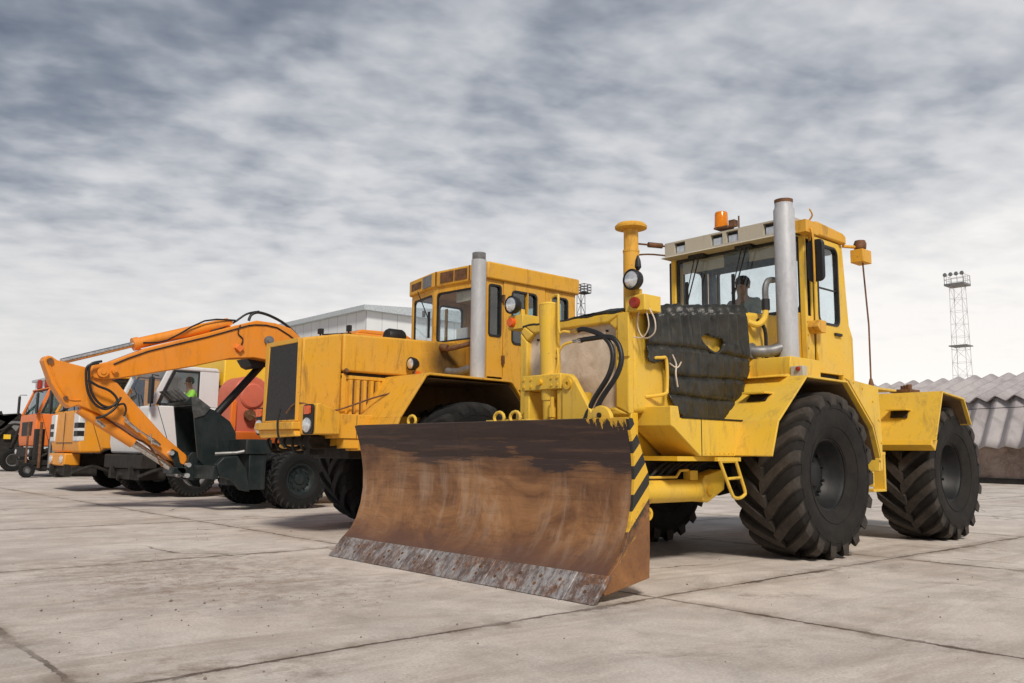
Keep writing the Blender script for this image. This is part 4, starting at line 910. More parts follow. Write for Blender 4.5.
for s in (-1, 1):
    y0, y1 = sd2(9.04, 9.50, s)
    if s > 0: y0, y1 = 10.39, 10.60
    LB = MB().prism([(4.97, 1.24), (4.97, 1.60), (5.02, 1.615), (5.30, 1.50), (5.30, 1.24)], 'y', y0, y1).build('lamp_housing', 'yellow_old', T2, .015)
    yl = 9.20 if s < 0 else 10.48
    MB().prism(rrect(yl - (.12 if s < 0 else .09), yl + (.12 if s < 0 else .09), 1.24, 1.60, .05), 'x', 4.945, 4.972).build('lamp_recess', 'black', LB, .004)
    MB().lathe([(.085, .01), (.088, -.012), (.07, -.03), (.001, -.042)], (4.94, yl, 1.35), 'x', 22).build('headlight', 'lens', LB)
    MB().prism(rrect(yl - .07, yl + .07, 1.48, 1.58, .02), 'x', 4.925, 4.947).build('turn_lamp', 'orangelens', LB)
    y0, y1 = sd2(9.20, 9.56, s)
    SB = MB().box(5.30, 6.6, y0, y1, 1.20, 1.50).build('side_box', 'yellow_old', T2, .008)
    MB().box(5.46, 6.6, y0 + .02, y1, 1.08, 1.195).build('lower_rail', 'yellow_old', T2, .004)
    sm = MB()
    a, b_ = sd2(9.195, 9.201, s)
    for xx in (5.93, 5.62): sm.box(xx, xx + .006, a, b_, 1.21, 1.49)
    sm.build('seam', 'brown', SB)
    y0, y1 = sd2(8.56, 9.52, s)
    prof = [(5.66, 1.06), (5.82, 1.46), (6.20, 2.005), (6.26, 2.03), (7.62, 2.02), (7.68, 1.99), (7.95, 1.66), (8.14, 1.10)]
    F = MB().shell(prof, .03, y0, y1).build('fender', 'yellow_old', T2, .006)
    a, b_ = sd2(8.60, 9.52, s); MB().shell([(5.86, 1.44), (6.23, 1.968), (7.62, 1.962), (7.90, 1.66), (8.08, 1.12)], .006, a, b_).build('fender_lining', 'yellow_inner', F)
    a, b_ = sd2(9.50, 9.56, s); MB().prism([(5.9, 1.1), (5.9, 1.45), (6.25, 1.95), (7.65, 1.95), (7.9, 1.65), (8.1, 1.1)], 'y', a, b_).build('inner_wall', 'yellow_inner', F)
    a, b_ = sd2(8.60, 8.64, s)
# slope marker items: work lamp, wire, bracket
headlamp(T2, 6.62 if False else 6.55, 9.38, 2.22, .085, fin=False)
MB().cyl((6.58, 9.38, 2.12), (6.60, 9.40, 2.03), .012).tube([(6.60, 9.36, 2.14), (6.52, 9.3, 2.0), (6.30, 9.25, 1.86), (6.1, 9.1, 1.80), (5.9, 9.3, 1.72), (5.5, 9.46, 1.56), (5.3, 9.40, 1.56), (5.1, 9.42, 1.60), (4.95, 9.52, 1.62), (4.88, 9.62, 1.5)], .012, 6, 5).build('lamp_cable', 'brown', T2)
MB().box(6.12, 6.24, 9.02, 9.16, 1.79, 1.82).box(6.12, 6.15, 9.02, 9.16, 1.74, 1.80).build('bracket', 'yellow_old', T2, .004)
MB().lathe([(.028, 0), (.028, -.05), (.001, -.055)], (6.56, 9.2, 2.08), 'x', 12).build('side_marker', 'orangelens', T2)
# stack
SX, SY = 7.32, 8.92
s2 = MB().lathe([(.104, 2.04), (.104, 3.68), (.104, 3.69)], (SX, SY, 0), 'z', 32); 
S2 = s2.build('exhaust_stack', 'stack', T2)
MB().lathe([(.09, 3.69), (.094, 3.70), (.094, 3.79), (.086, 3.79), (.084, 3.7)], (SX, SY, 0), 'z', 28, closed=True).build('stack_mouth', 'grey', S2)
MB().tube([(7.25, 9.5, 2.17), (7.28, 9.3, 2.15), (7.32, 9.0, 2.2)], .06, 14, 3).build('exhaust_elbow', 'grey', S2)
MB().tube([(7.22, 9.5, 2.50), (7.20, 9.42, 2.48), (7.3, 9.25, 2.52), (7.45, 9.05, 2.58)], .035, 10, 4).tube([(7.14, 9.5, 2.505), (7.14, 9.45, 2.50), (7.17, 9.40, 2.49)], .05, 12).build('coolant_pipe', 'brown', T2)
# cab
NC, KC, LC_ = (7.63, 9.10), (7.52, 10.22), (7.70, 11.05)
cb2 = MB(); cb2.box(7.68, 9.42, 9.16, 10.98, 1.90, 2.16)
cb2.prism([NC, KC, LC_, (9.40, 11.05), (9.40, 9.10)], 'z', 2.05, 2.12)
CAB2 = cb2.build('cab', 'yellow_old', T2, .01)
H0, H1 = 2.12, 3.50
def fz(pt): return pt
Lk = (Vector(KC) - Vector(NC)).length; Ll = (Vector(LC_) - Vector(KC)).length
wall_window(CAB2, NC, KC, H0, H1, (.07, Lk - .05), (2.66, 3.42), 'yellow_old', t=-.05, name='front_panel')
wall_window(CAB2, KC, LC_, H0, H1, (.05, Ll - .06), (2.66, 3.42), 'yellow_old', t=-.05, name='front_panel')
for s in (-1, 1):
    y = 9.10 if s < 0 else 11.05; t = .05 if s < 0 else -.05
    if s < 0:
        wall_window(CAB2, (7.63, y), (7.92, y), 1.95, 3.52, (.02, .265), (2.68, 3.44), 'yellow_old', t=t, pane='tealglass', r=.05)
        D2 = wall_window(CAB2, (7.93, y - .012), (8.76, y - .012), 1.95, 3.51, (.15, .66), (2.60, 3.40), 'yellow_old', t=t, pane='tealglass', name='door')
    else:
        wall_window(CAB2, (7.70, y), (8.16, y), 1.95, 3.52, (.03, .43), (2.64, 3.46), 'yellow_old', t=t, r=.05)
        D2 = wall_window(CAB2, (8.17, y + .012), (8.77, y + .012), 1.95, 3.51, (.05, .55), (2.60, 3.44), 'yellow_old', t=t, name='door')
    MB().box(8.10 + .28, 8.10 + .30, y - .03, y + .03, 2.62, 3.39).build('window_bar', 'yellow_old', D2)
    MB().box(8.58, 8.70, y - .05, y - .02, 2.44, 2.47).box(7.90, 7.93, y - .05, y + .0, 2.3, 2.42).box(7.90, 7.93, y - .05, y + .0, 3.2, 3.3).build('handle', 'brown', D2)
    wall_window(CAB2, (8.78, y), (9.42, y), 2.10, 3.52, (.10, .48), (2.62, 3.42), 'yellow_old', t=t, pane='tealglass')
wall_window(CAB2, (9.42, 9.12), (9.42, 11.03), 2.10, 3.52, (.2, 1.7), (2.62, 3.44), 'yellow_old', t=.05, name='rear_panel')
rp = MB().prism([(NC[0] - .03, 9.05), (KC[0] - .03, 10.22), (LC_[0] - .03, 11.10), (9.47, 11.10), (9.47, 9.05)], 'z', 3.50, 3.75); RF2 = rp.build('roof', 'yellow_old', CAB2, .025)
MB().prism([(NC[0] + .1, 9.2), (KC[0] + .1, 10.2), (LC_[0] + .1, 10.9), (9.3, 10.9), (9.3, 9.2)], 'z', 3.752, 3.765).build('roof_skin', 'amber_truck', RF2)
def facia(A, B, u0, u1, z0, z1, mat, nm, d=.012):
    off = Vector((-.03, 0)); a = Vector(A) + off; b = Vector(B) + off
    return seg_map(MB().box(u0, u1, 0, d, z0, z1), a, b).build(nm, mat, RF2)
facia(NC, KC, .38, .64, 3.55, 3.71, 'brown', 'roof_vent'); facia(NC, KC, .67, .95, 3.55, 3.71, 'brown', 'roof_vent')
facia(KC, LC_, .04, .36, 3.54, 3.72, 'grey', 'worn_panel'); facia(KC, LC_, .42, .80, 3.57, 3.68, 'brown', 'worn_panel')
facia(NC, KC, .32, .34, 3.52, 3.74, 'brown', 'seam'); facia(NC, KC, 1.04, 1.06, 3.52, 3.74, 'brown', 'seam')
MB().lathe([(.05, 3.75), (.05, 3.80), (.001, 3.815)], (7.75, 10.0, 0), 'z', 12).build('roof_lamp', 'orangelens', RF2)
MB().box(7.72, 7.84, 10.62, 10.76, 3.74, 3.79).build('roof_lamp_base', 'grey', RF2)
wp = MB().tube([(7.50, 10.62, 3.50), (7.5, 10.35, 3.08), (7.5, 10.30, 2.95)], .009, 6).box(7.48, 7.50, 10.28, 10.32, 2.75, 3.15); wp.build('wiper', 'black', CAB2)
st = MB().box(8.4, 8.85, 9.75, 10.3, 2.3, 2.5).box(8.8, 8.92, 9.78, 10.26, 2.5, 3.05); st.build('driver_seat', 'seat', CAB2, .03)
MB().box(7.75, 8.0, 9.4, 10.8, 2.2, 2.58).build('dashboard', 'seat', CAB2, .02)
MB().box(7.66, 7.68, 9.35, 9.85, 3.25, 3.44).build('sun_visor', 'visor', CAB2); MB().box(7.67, 7.69, 9.6, 9.85, 2.70, 2.86).build('paper', 'white', CAB2)
MB().lathe([(.10, -.14), (.12, -.1), (.12, .1), (.10, .14)], (6.95, 10.40, 2.72), 'x', 16).cyl((7.0, 10.40, 2.55), (7.0, 10.40, 2.72), .05).build('air_filter', 'black', T2)
headlamp(T2, 7.85 if False else 7.6, 8.78, 3.15, .001) if False else None

# ================================================================== wheeled excavator
EX = empty('excavator', (9.0, 15.45, 0), 'orange wheeled excavator with folded boom reaching left and dark bucket curled in, behind the grille', 'excavator')
for wx in (7.58, 10.4):
    for y, s in ((14.36, -1), (14.69, -1), (16.22, 1), (16.55, 1)): wheel('dual', EX, wx, y, .53, s)
ch = MB(); ch.box(6.9, 10.9, 15.0, 15.9, .50, 1.0)
for wx in (7.58, 10.4): ch.cyl((wx, 14.6, .53), (wx, 16.3, .53), .13)
ch.build('chassis', 'teal', EX, .02)
og = MB()
og.box(6.50, 6.98, 14.25, 15.2, .98, 1.24); og.box(6.58, 6.90, 14.28, 14.62, .36, .98); og.box(6.62, 6.86, 15.3, 15.6, .4, 1.0)
og.prism([(5.98, .80), (6.1, .92), (6.35, .95), (6.52, .70), (6.60, .33), (6.45, .36), (6.30, .52), (6.05, .60)], 'y', 14.24, 14.40)
og.prism([(5.98, .80), (6.1, .92), (6.35, .95), (6.52, .70), (6.60, .33), (6.45, .36), (6.30, .52), (6.05, .60)], 'y', 16.4, 16.55)
og.box(5.95, 6.05, 14.3, 16.5, .55, .78); og.box(5.6, 6.4, 15.2, 15.7, .62, .74)
og.build('stabiliser', 'teal', EX, .015)
MB().tube([(6.05, 14.5, .98), (6.4, 14.4, 1.0), (6.6, 14.3, 1.05)], .03, 8).build('stabiliser_rod', 'grey', EX)
up_ = MB().box(8.35, 11.5, 14.25, 16.7, 1.18, 1.5).box(10.0, 11.6, 14.25, 16.7, 1.5, 2.35).lathe([(.6, 1.0), (.6, 1.18)], (9.2, 15.45, 0), 'z', 24)
up_.build('upper_body', 'orange', EX, .04)
cx = MB().box(8.72, 9.95, 14.35, 15.15, 1.5, 2.1)
for a in (8.72, 9.86):
    for b_ in (14.35, 15.06): cx.box(a, a + .09, b_, b_ + .09, 2.1, 3.3)
cx.box(8.66, 10.0, 14.3, 15.2, 3.28, 3.36); EC = cx.build('cab', 'orange', EX, .03)
MB().box(8.80, 9.87, 14.37, 14.38, 2.1, 3.28).box(8.74, 8.75, 14.43, 15.07, 2.1, 3.28).build('window', 'tealglass', EC)
MB().prism([(8.68, 3.36), (8.8, 3.43), (9.8, 3.46), (10.0, 3.36)], 'y', 14.32, 15.18).build('roof', 'orange', EC, .02)
lt = MB().box(8.55, 8.62, 14.4, 14.5, 3.38, 3.50).cyl((8.58, 14.45, 3.3), (8.58, 14.45, 3.4), .015).box(8.05, 8.12, 14.6, 14.72, 3.30, 3.40).cyl((8.08, 14.66, 3.1), (8.08, 14.66, 3.3), .015).tube([(8.66, 14.5, 3.36), (8.4, 14.5, 3.32), (8.08, 14.6, 3.28)], .014, 6)
lt.build('cab_work_lamp', 'black', EC)
boom = [(4.17, 2.44), (4.15, 2.33), (4.21, 2.22), (4.35, 2.20), (4.60, 2.235), (5.84, 2.53), (6.54, 2.735), (7.0, 2.79), (7.33, 2.76), (7.9, 2.55), (8.45, 2.0), (8.85, 1.45), (9.15, 1.5), (8.95, 2.1), (8.5, 2.8), (7.95, 3.28), (7.75, 3.43), (7.42, 3.50), (7.03, 3.51), (6.73, 3.41), (6.07, 3.17), (5.05, 2.81), (4.48, 2.53), (4.28, 2.47)]
BM = MB().prism(boom, 'y', 15.22, 15.62).build('boom', 'orange', EX, .02, seg=3)
d = MB()
d.tube([(x, 15.21, z - .03) for x, z in ((4.5, 2.50), (5.05, 2.77), (6.07, 3.12), (6.7, 3.36), (7.0, 3.45), (7.45, 3.44), (7.9, 3.2))], .014, 6, 2)
d.tube([(6.9, 15.3, 3.5), (6.95, 15.3, 3.62), (7.1, 15.3, 3.68), (7.4, 15.3, 3.62), (7.75, 15.3, 3.45), (8.2, 15.3, 3.05)], .028, 8, 4)
d.tube([(6.2, 15.35, 3.22), (6.6, 15.35, 3.42), (6.85, 15.3, 3.62), (7.1, 15.3, 3.70)], .02, 8, 4)
d.tube([(6.7, 15.21, 3.38), (6.66, 15.2, 3.22), (6.76, 15.2, 3.12), (6.72, 15.2, 2.98)], .012, 6, 4)
d.build('hydraulic_hose', 'rubber', BM)
for cxz, r, nm, mt in (((4.33, 2.33), .09, 'pin', 'orange'), ((7.28, 3.14), .09, 'pivot_boss', 'grey'), ((4.52, 2.36), .05, 'pin', 'orange')):
    MB().cyl((cxz[0], 15.16, cxz[1]), (cxz[0], 15.68, cxz[1]), r, n=20).cyl((cxz[0], 15.14, cxz[1]), (cxz[0], 15.2, cxz[1]), r * .5, n=12).build(nm, mt, BM)
MB().prism([(6.60, 2.94), (6.68, 3.02), (6.78, 2.95), (6.70, 2.86)], 'y', 15.15, 15.23).build('work_lamp', 'orange_red', BM, .008)
# chromed rod and barrel of the stick cylinder, above the boom
p0, p1, p2 = at(61, 361.5, 'Y', 15.42), at(135, 344, 'Y', 15.42), at(228, 323, 'Y', 15.42)
c_ = MB().cyl(p1, p2, .098, n=20).lathe([(.06, -.09), (.06, .09)], p2, 'y', 12).cyl(p1 + (p1 - p2).normalized() * .04, p1 + (p2 - p1).normalized() * .06, .115, n=16)
SC = c_.build('stick_cylinder', 'orange', EX); MB().cyl(p0, p1, .05, n=14).build('cylinder_rod', 'chrome', SC)
MB().tube([p1 + Vector((.1, -.12, .02)), p1 + Vector((.5, -.13, .10)), p2 + Vector((-.5, -.13, -.03)), p2 + Vector((.1, -.1, .05))], .016, 6, 3).build('oil_pipe', 'rubber', SC)
def ep(*pts): return [(lambda v: (v.x, v.z))(at(x, y, 'Y', 15.3)) for x, y in pts]
sp = ep((43, 360), (45, 356.5), (48, 355.4), (52, 356.5), (57, 360), (91, 368.6), (117, 383), (137.7, 406.7), (164, 436), (186, 455), (187, 460), (183, 465), (170, 459.4), (126, 427), (96.7, 412.5), (77.6, 405), (70.3, 408), (66, 405), (63, 402), (51, 383))
SK2 = MB().prism(sp, 'y', 15.28, 15.56).build('stick', 'orange', EX, .015, seg=3)
rim_ = MB()
rp_ = ep((48, 362), (56, 382), (66, 397), (72, 400), (80, 400)); rim_.tube([(x, 15.272, z) for x, z in rp_], .012, 6, 3)
rim_.build('weld_rib', 'orange', SK2)
for px_, py_, r in ((50, 361, .05), (65.5, 398, .035)): p = at(px_, py_, 'Y', 15.27); MB().cyl(p, p + Vector((0, -.03, 0)), r, n=14).build('pin', 'brown', SK2)
h1 = MB()
for off in (0, 3): h1.tube([at(x + off, y - off * .6, 'Y', 15.12) for x, y in ((99, 363), (88, 366), (86, 376), (88, 392), (95, 404), (105, 409), (114, 405), (118, 399))], .021, 8, 5)
h1.tube([at(x, y, 'Y', 15.12) for x, y in ((88, 380), (98, 386), (110, 391), (117, 399), (116, 407), (106, 415), (96, 418))], .021, 8, 5)
h1.tube([at(x, y, 'Y', 15.14) for x, y in ((118, 405), (124, 404), (126, 410), (124, 416))], .018, 8, 4)
h1.build('hydraulic_hose', 'rubber', SK2, smooth=60)
fit_ = MB()
for x, y in ((125, 420), (131, 425), (152, 439), (148, 437), (96, 420)): 
    p = at(x, y, 'Y', 15.22); fit_.cyl(p, p + Vector((.14, 0, -.11)), .03, n=10)
fit_.tube([at(124, 416, 'Y', 15.2), at(131, 425, 'Y', 15.2), at(150, 438, 'Y', 15.2), at(154, 440, 'Y', 15.2)], .016, 6); fit_.tube([at(150, 434, 'Y', 15.2), at(152, 444, 'Y', 15.2)], .015, 6); fit_.build('pipe_fitting', 'chrome', SK2)
q0, q1, q2 = at(80, 409, 'Y', 15.42), at(133, 443, 'Y', 15.42), at(178, 472.5, 'Y', 15.42)
bc_ = MB().cyl(q0, q1, .092, n=20).build('bucket_cylinder', 'orange', EX); MB().cyl(q1, q2, .062, n=16).build('cylinder_rod', 'chrome', bc_)
MB().tube([q0 + Vector((.05, -.05, .10)), q1 + Vector((-.05, -.05, .12)), q1 + Vector((.25, -.05, -.04)), q2 + Vector((-.3, -.05, .1))], .016, 6, 3).build('oil_pipe', 'brown', bc_)
for y0 in (15.2, 15.58):
    k = ep((167, 452), (171, 449), (176, 452), (178, 462), (187, 474), (183, 477), (176, 470)); LK = MB().prism(k, 'y', y0, y0 + .05).build('linkage', 'teal', EX, .006)
    k = ep((186, 456), (190, 452), (200, 453), (214, 458), (216, 470), (205, 478), (190, 480), (183, 477), (184, 466)); LK2 = MB().prism(k, 'y', y0 - .03, y0 + .05).build('linkage', 'teal', EX, .006)
    for x, y in ((171.5, 453), (188.5, 465), (187, 475.5)):
        p = at(x, y, 'Y', 15.18); MB().cyl(Vector((p.x, y0 - .05, p.z)), Vector((p.x, y0 + .08, p.z)), .042, n=14).build('pin', 'lens', LK)
# bucket: two side plates, curved back, lip and teeth
bo_ = [(5.80, 1.86), (5.95, 1.83), (6.23, 1.74), (6.50, 1.56), (6.62, 1.36), (6.64, 1.10), (6.56, .90), (6.25, .74), (6.05, .78), (5.94, .90)]
BK = MB().shell([(5.80, 1.86), (5.95, 1.845), (6.23, 1.75), (6.50, 1.56), (6.63, 1.36), (6.65, 1.10), (6.56, .90), (6.30, .74), (6.02, .78)], .04, 15.02, 15.88).build('bucket', 'teal', EX)
for y in (14.98, 15.88): MB().prism(bo_, 'y', y, y + .04).build('bucket_side', 'teal', BK, .006)
MB().prism([(5.76, 1.95), (5.84, 1.99), (6.12, 1.80), (6.02, 1.66), (5.84, 1.60), (5.80, 1.72)], 'y', 14.955, 14.985).build('side_cutter', M.setdefault('worn', flat('worn_steel', (.09, .092, .09), .55, .4, .5, 10, .5)), BK, .004)
MB().prism([(5.66, 1.88), (5.78, 1.98), (5.98, 1.88), (5.9, 1.80)], 'y', 15.0, 15.9).build('lip', 'teal', BK, .006)
for i in range(5):
    y = 15.02 + .19 * i
    MB().hexa([(5.72, y, 1.90), (5.86, y, 1.88), (5.86, y + .11, 1.88), (5.72, y + .11, 1.90), (5.50, y + .03, 2.09), (5.56, y + .03, 2.11), (5.56, y + .08, 2.11), (5.50, y + .08, 2.09)]).build('tooth', 'worn', BK, .008)
# lift cylinder from chassis to boom
a_, b_ = at(222, 408, 'Y', 15.95), at(264, 362, 'Y', 15.95); dd = (a_ - b_).normalized()
LCE = MB().cyl(b_, a_ + dd * .9, .075, n=16).lathe([(.11, -.09), (.11, .09)], b_, 'y', 14).build('boom_cylinder', 'black', EX)
MB().prism([(7.0, 2.80), (7.45, 2.78), (7.35, 2.66), (7.2, 2.62), (7.1, 2.66)], 'y', 15.5, 16.0).build('boom_lug', 'black', EX, .006)

# ================================================================== lorries
def truck(name, X, Y, colr, label, hs=1.0, body=None, dark_glass='glass', beacons=False, group='lorries parked in a row', vents=False, cabx=1.9, wo=1.5):
    o = empty(name, (X + 1.5, Y + 1.25, 0), label, 'lorry', group)
    z = lambda v: v * hs
    zb, zw, zt = z(.95), z(2.0), z(2.9)
    lower = MB().prism([(X + .02, zb), (X - .03, z(1.2)), (X, zw), (X + cabx, zw), (X + cabx, zb), (X + cabx - .3, zb), (X + cabx - .4, zb + .1), (X + .6, zb + .1), (X + .5, zb)], 'y', Y, Y + 2.5)
    CB_ = lower.build('cab', colr, o, .05, seg=3)
    up = MB()
    for y0, y1 in ((Y + .02, Y + .10), (Y + 2.40, Y + 2.48)):
        up.prism([(X + .0, zw), (X + .12, zw), (X + .47, zt - .08), (X + .36, zt - .08)], 'y', y0, y1)       # raked front post
        up.prism([(X + cabx - .44, zw), (X + cabx, zw), (X + cabx, zt - .08), (X + cabx - .44, zt - .08)], 'y', y0, y1)
    up.box(X + cabx - .06, X + cabx, Y + .08, Y + 2.42, zw, zt - .08)
    up.build('cab_frame', colr, CB_, .01)
    MB().prism([(X + .30, zt - .09), (X + .36, zt - .03), (X + .55, zt), (X + cabx - .05, zt), (X + cabx + .02, zt - .09)], 'y', Y, Y + 2.5).build('roof', colr, CB_, .03, seg=3)
    ws = MB().plate([(X + .05, Y + .10, zw), (X + .05, Y + 2.40, zw), (X + .40, Y + 2.40, zt - .09), (X + .40, Y + .10, zt - .09)], .008).build('windscreen', dark_glass, CB_)
    wr = MB(); 
    wr.tube([(X - .02, Y + .6, zw), (X + .14, Y + 1.2, zw + .3)], .012, 6).tube([(X - .02, Y + 1.6, zw), (X + .14, Y + 2.2, zw + .3)], .012, 6); wr.build('wiper', 'black', CB_)
    for y in (Y, Y + 2.5):
        n_ = -1 if y == Y else 1
        D = MB().prism([(X + .5, zb + .12), (X + cabx - .46, zb + .12), (X + cabx - .46, zw - .02), (X + .18, zw - .02), (X + .3, z(1.6))], 'y', y - .012, y + .012).build('door', colr, CB_, .006)
        g = MB(); g.tube([(X + cabx - .45, y + n_ * .012, zb + .12), (X + cabx - .45, y + n_ * .012, zw)], .006, 5).tube([(X + .5, y + n_ * .012, zb + .05), (X + .3, y + n_ * .012, z(1.6)), (X + .16, y + n_ * .012, zw)], .006, 5).build('gap', 'dark', D)
        MB().box(X + cabx - .66, X + cabx - .5, y + n_ * .01 - .015, y + n_ * .01 + .015, z(1.75), z(1.79)).build('handle', 'black', D)
        wr_ = X + cabx - .42; q = [(X + .15, zw + .02), (wr_, zw + .02), (wr_, zt - .1), (X + .50, zt - .1)]; yy = Y + .06 if y == Y else Y + 2.44
        qi = [(X + .24, zw + .06), (wr_ - .05, zw + .06), (wr_ - .05, zt - .14), (X + .54, zt - .14)]
        W = MB().ring(q, qi, 'y', yy - .02, yy + .02).build('side_window', 'rubber', CB_); MB().prism(qi, 'y', yy - .003, yy + .003).build('pane', dark_glass, W)
        m_ = MB().tube([(X + .15, y, zt - .25), (X - .05, y + n_ * .18, zt - .25), (X - .05, y + n_ * .18, zw - .05)], .014, 6); m_.prism(rrect(min(y + n_ * .1, y + n_ * .30), max(y + n_ * .1, y + n_ * .30), zw + .02, zt - .30, .05), 'x', X - .09, X - .03); m_.build('mirror', 'black', CB_)
    if vents: gr = MB().box(X - .035, X - .025, Y + 1.3, Y + 1.32, z(1.0), z(1.95)).box(X - .035, X - .025, Y + .5, Y + 2.0, z(1.18), z(1.20))
    else: gr = MB().box(X - .04, X + .0, Y + .5, Y + 2.0, z(1.3), z(1.75))
    for i in range(0 if vents else 4): gr.box(X - .05, X - .03, Y + .55, Y + 1.95, z(1.33 + i * .11), z(1.36 + i * .11))
    gr.build('grille', 'black', CB_)
    if vents:
        for y0 in (Y - .004, Y + 2.1):
            v = MB().box(X - .055, X + .12, y0, y0 + .42, z(1.22), z(1.92)).build('corner_panel', 'white', CB_, .03)
            for zz in (1.35, 1.55): MB().box(X - .062, X + .09, y0 - .004 if y0 < Y + 1 else y0 + .1, y0 + .32 if y0 < Y + 1 else y0 + .424, z(zz), z(zz + .13)).build('vent_slot', 'black', v, .004)
    b0, b1 = (Y + .75, Y + 2.2) if vents else (Y, Y + 2.5)
    bm_ = MB().box(X - .12, X + .25, b0, b1, z(.62), z(.93)); BM_ = bm_.build('bumper', 'dark' if not vents else colr, CB_, .03)
    mt = MB().box(X - .06, X + .5, Y + .2, Y + 2.3, .38, .60).box(X - .16, X - .06, Y + .5, Y + .62, .40, .66).box(X - .16, X - .06, Y + 1.8, Y + 1.92, .40, .66)
    mt.tube([(X - .1, Y + .15, .45), (X + .3, Y - .02, .62), (X + .7, Y + .02, .5)], .04, 7, 3).tube([(X - .14, Y + 1.2, .5), (X - .1, Y + 1.5, .38), (X + .1, Y + 1.9, .36)], .035, 7, 3).cyl((X + .1, Y + .3, .52), (X + .1, Y + .9, .52), .11)
    mt.build('plough_mount', 'dark', o)
    for y0 in (() if cabx < 1.6 else (b0 + .25, b1 - .25)): MB().lathe([(.10, .01), (.10, -.02), (.06, -.04), (.001, -.045)], (X - .12, y0, z(.78)), 'x', 16).build('headlight', 'lens', BM_)
    fr = MB(); fr.box(X + .2, X + 7.2, Y + .85, Y + 1.65, .62, .92); 
    for wx in (X + wo, X + 5.0, X + 6.25): fr.cyl((wx, Y + .2, .53), (wx, Y + 2.3, .53), .09)
    fr.box(X + 2.2, X + 3.2, Y + .1, Y + .7, .55, 1.1); fr.box(X + 2.2, X + 3.2, Y + 1.8, Y + 2.4, .55, 1.1); fr.build('chassis', 'dark', o, .01)
    for wx in (X + wo, X + 5.0, X + 6.25): wheel('truck', o, wx, Y + .16, .52, -1); wheel('truck', o, wx, Y + 2.34, .52, 1)
    for y0 in (Y, Y + 2.2): MB().shell([(X + wo - .62, .7), (X + wo - .55, .95), (X + wo - .3, 1.08), (X + wo + .3, 1.08), (X + wo + .55, .95), (X + wo + .62, .7)], .03, y0, y0 + .3).build('mudguard', 'black', o)
    if body: body(o, X, Y)
    if beacons:
        for y0 in (Y + 1.0, Y + 2.15):
            b = MB().lathe([(.07, zt - .05), (.09, zt + .03)], (X + .5, y0, 0), 'z', 12).build('beacon_base', 'black', CB_); MB().lathe([(.10, zt + .03), (.10, zt + .30), (.06, zt + .36), (.001, zt + .37)], (X + .5, y0, 0), 'z', 14).build('beacon', 'redlens', b)
    return o
def body_box(o, X, Y):
    b = MB().box(X + 1.62, X + 7.4, Y + .0, Y + 2.5, 1.15, 3.2).build('box_body', M.setdefault('boxyellow', paint('box_body_yellow', (.88, .55, .02), .4, .1)), o, .03)
    MB().box(X + 1.61, X + 7.41, Y - .01, Y + 2.51, 2.50, 2.53).build('seam', 'brown', b); MB().box(X + 1.60, X + 7.42, Y - .02, Y + 2.52, 1.1, 1.2).build('sill', 'black', b)
def body_tank(o, X, Y):
    b = MB().lathe([(.9, 0), (1.15, .12), (1.15, 4.9), (.9, 5.0)], (X + 2.2, Y + 1.25, 1.95), 'x', 28).build('tank', 'amber_truck', o)
    MB().box(X + 2.2, X + 7.2, Y + .4, Y + 2.1, .92, 1.1).build('tank_cradle', 'black', b)
TD = truck('lorry', 6.42, 19.0, 'white', 'white lorry cab with a hi-vis driver inside and a bright yellow box body behind it', body=body_box, cabx=1.52, wo=1.08)
TC = truck('lorry', 6.0, 22.5, 'amber_truck', 'amber lorry with pale slotted corner panels, half hidden by the end of the excavator boom', vents=True, dark_glass='tealglass', body=body_tank)
TA = truck('lorry', 7.95, 35.6, 'orange_red', 'bright orange lorry with two red beacons on its roof, farthest of the lorries', hs=1.17, beacons=True, dark_glass='tealglass', body=body_tank)
person('person', (7.45, 19.42, 1.84), 'driver in bright green hi-vis jacket sitting in the white lorry cab', 'hivis', True)
# red domed unit between excavator and white lorry
RM = empty('pump_trailer', (8.4, 18.0, 0), 'rusty red trailer unit with a rounded hood, in front of the yellow box body', 'trailer')
dome = [(8.08 + .42 * math.cos(t * PI / 12), 2.24 + .42 * math.sin(t * PI / 12)) for t in range(13)]
MB().prism(dome + [(7.66, 1.25), (8.5, 1.25)], 'y', 17.55, 18.4).build('hood', 'red', RM, .04, seg=3)
MB().lathe([(.28, -.02), (.24, -.05), (.1, -.06), (.001, -.06)], (8.08, 17.55, 2.22), 'y', 24).build('round_cover', 'red', RM)
MB().box(7.62, 9.4, 17.50, 18.5, 1.2, 1.45).box(8.5, 9.4, 17.6, 18.4, 1.45, 2.0).box(7.60, 7.72, 17.48, 17.6, 1.45, 2.1).build('housing', 'orange_red', RM, .02)
MB().cyl((8.0, 17.5, 1.8), (8.0, 17.4, 1.8), .12, n=16).cyl((8.2, 17.5, 1.62), (8.2, 17.42, 1.62), .05).tube([(8.0, 17.42, 1.8), (8.2, 17.4, 1.7), (8.4, 17.42, 1.5)], .03, 8, 3).build('pump', 'brown', RM)
MB().box(7.7, 9.6, 17.6, 18.4, .62, 1.2).tube([(9.6, 18.0, .7), (10.6, 18.0, .6)], .05, 8).build('undercarriage', 'dark', RM, .02)
for wx in (8.2, 9.0): wheel('small', RM, wx, 17.62, .27, -1); wheel('small', RM, wx, 18.4, .27, 1)
MB().box(7.9, 9.3, 17.7, 18.3, .24, .7).build('axle_beam', 'dark', RM)

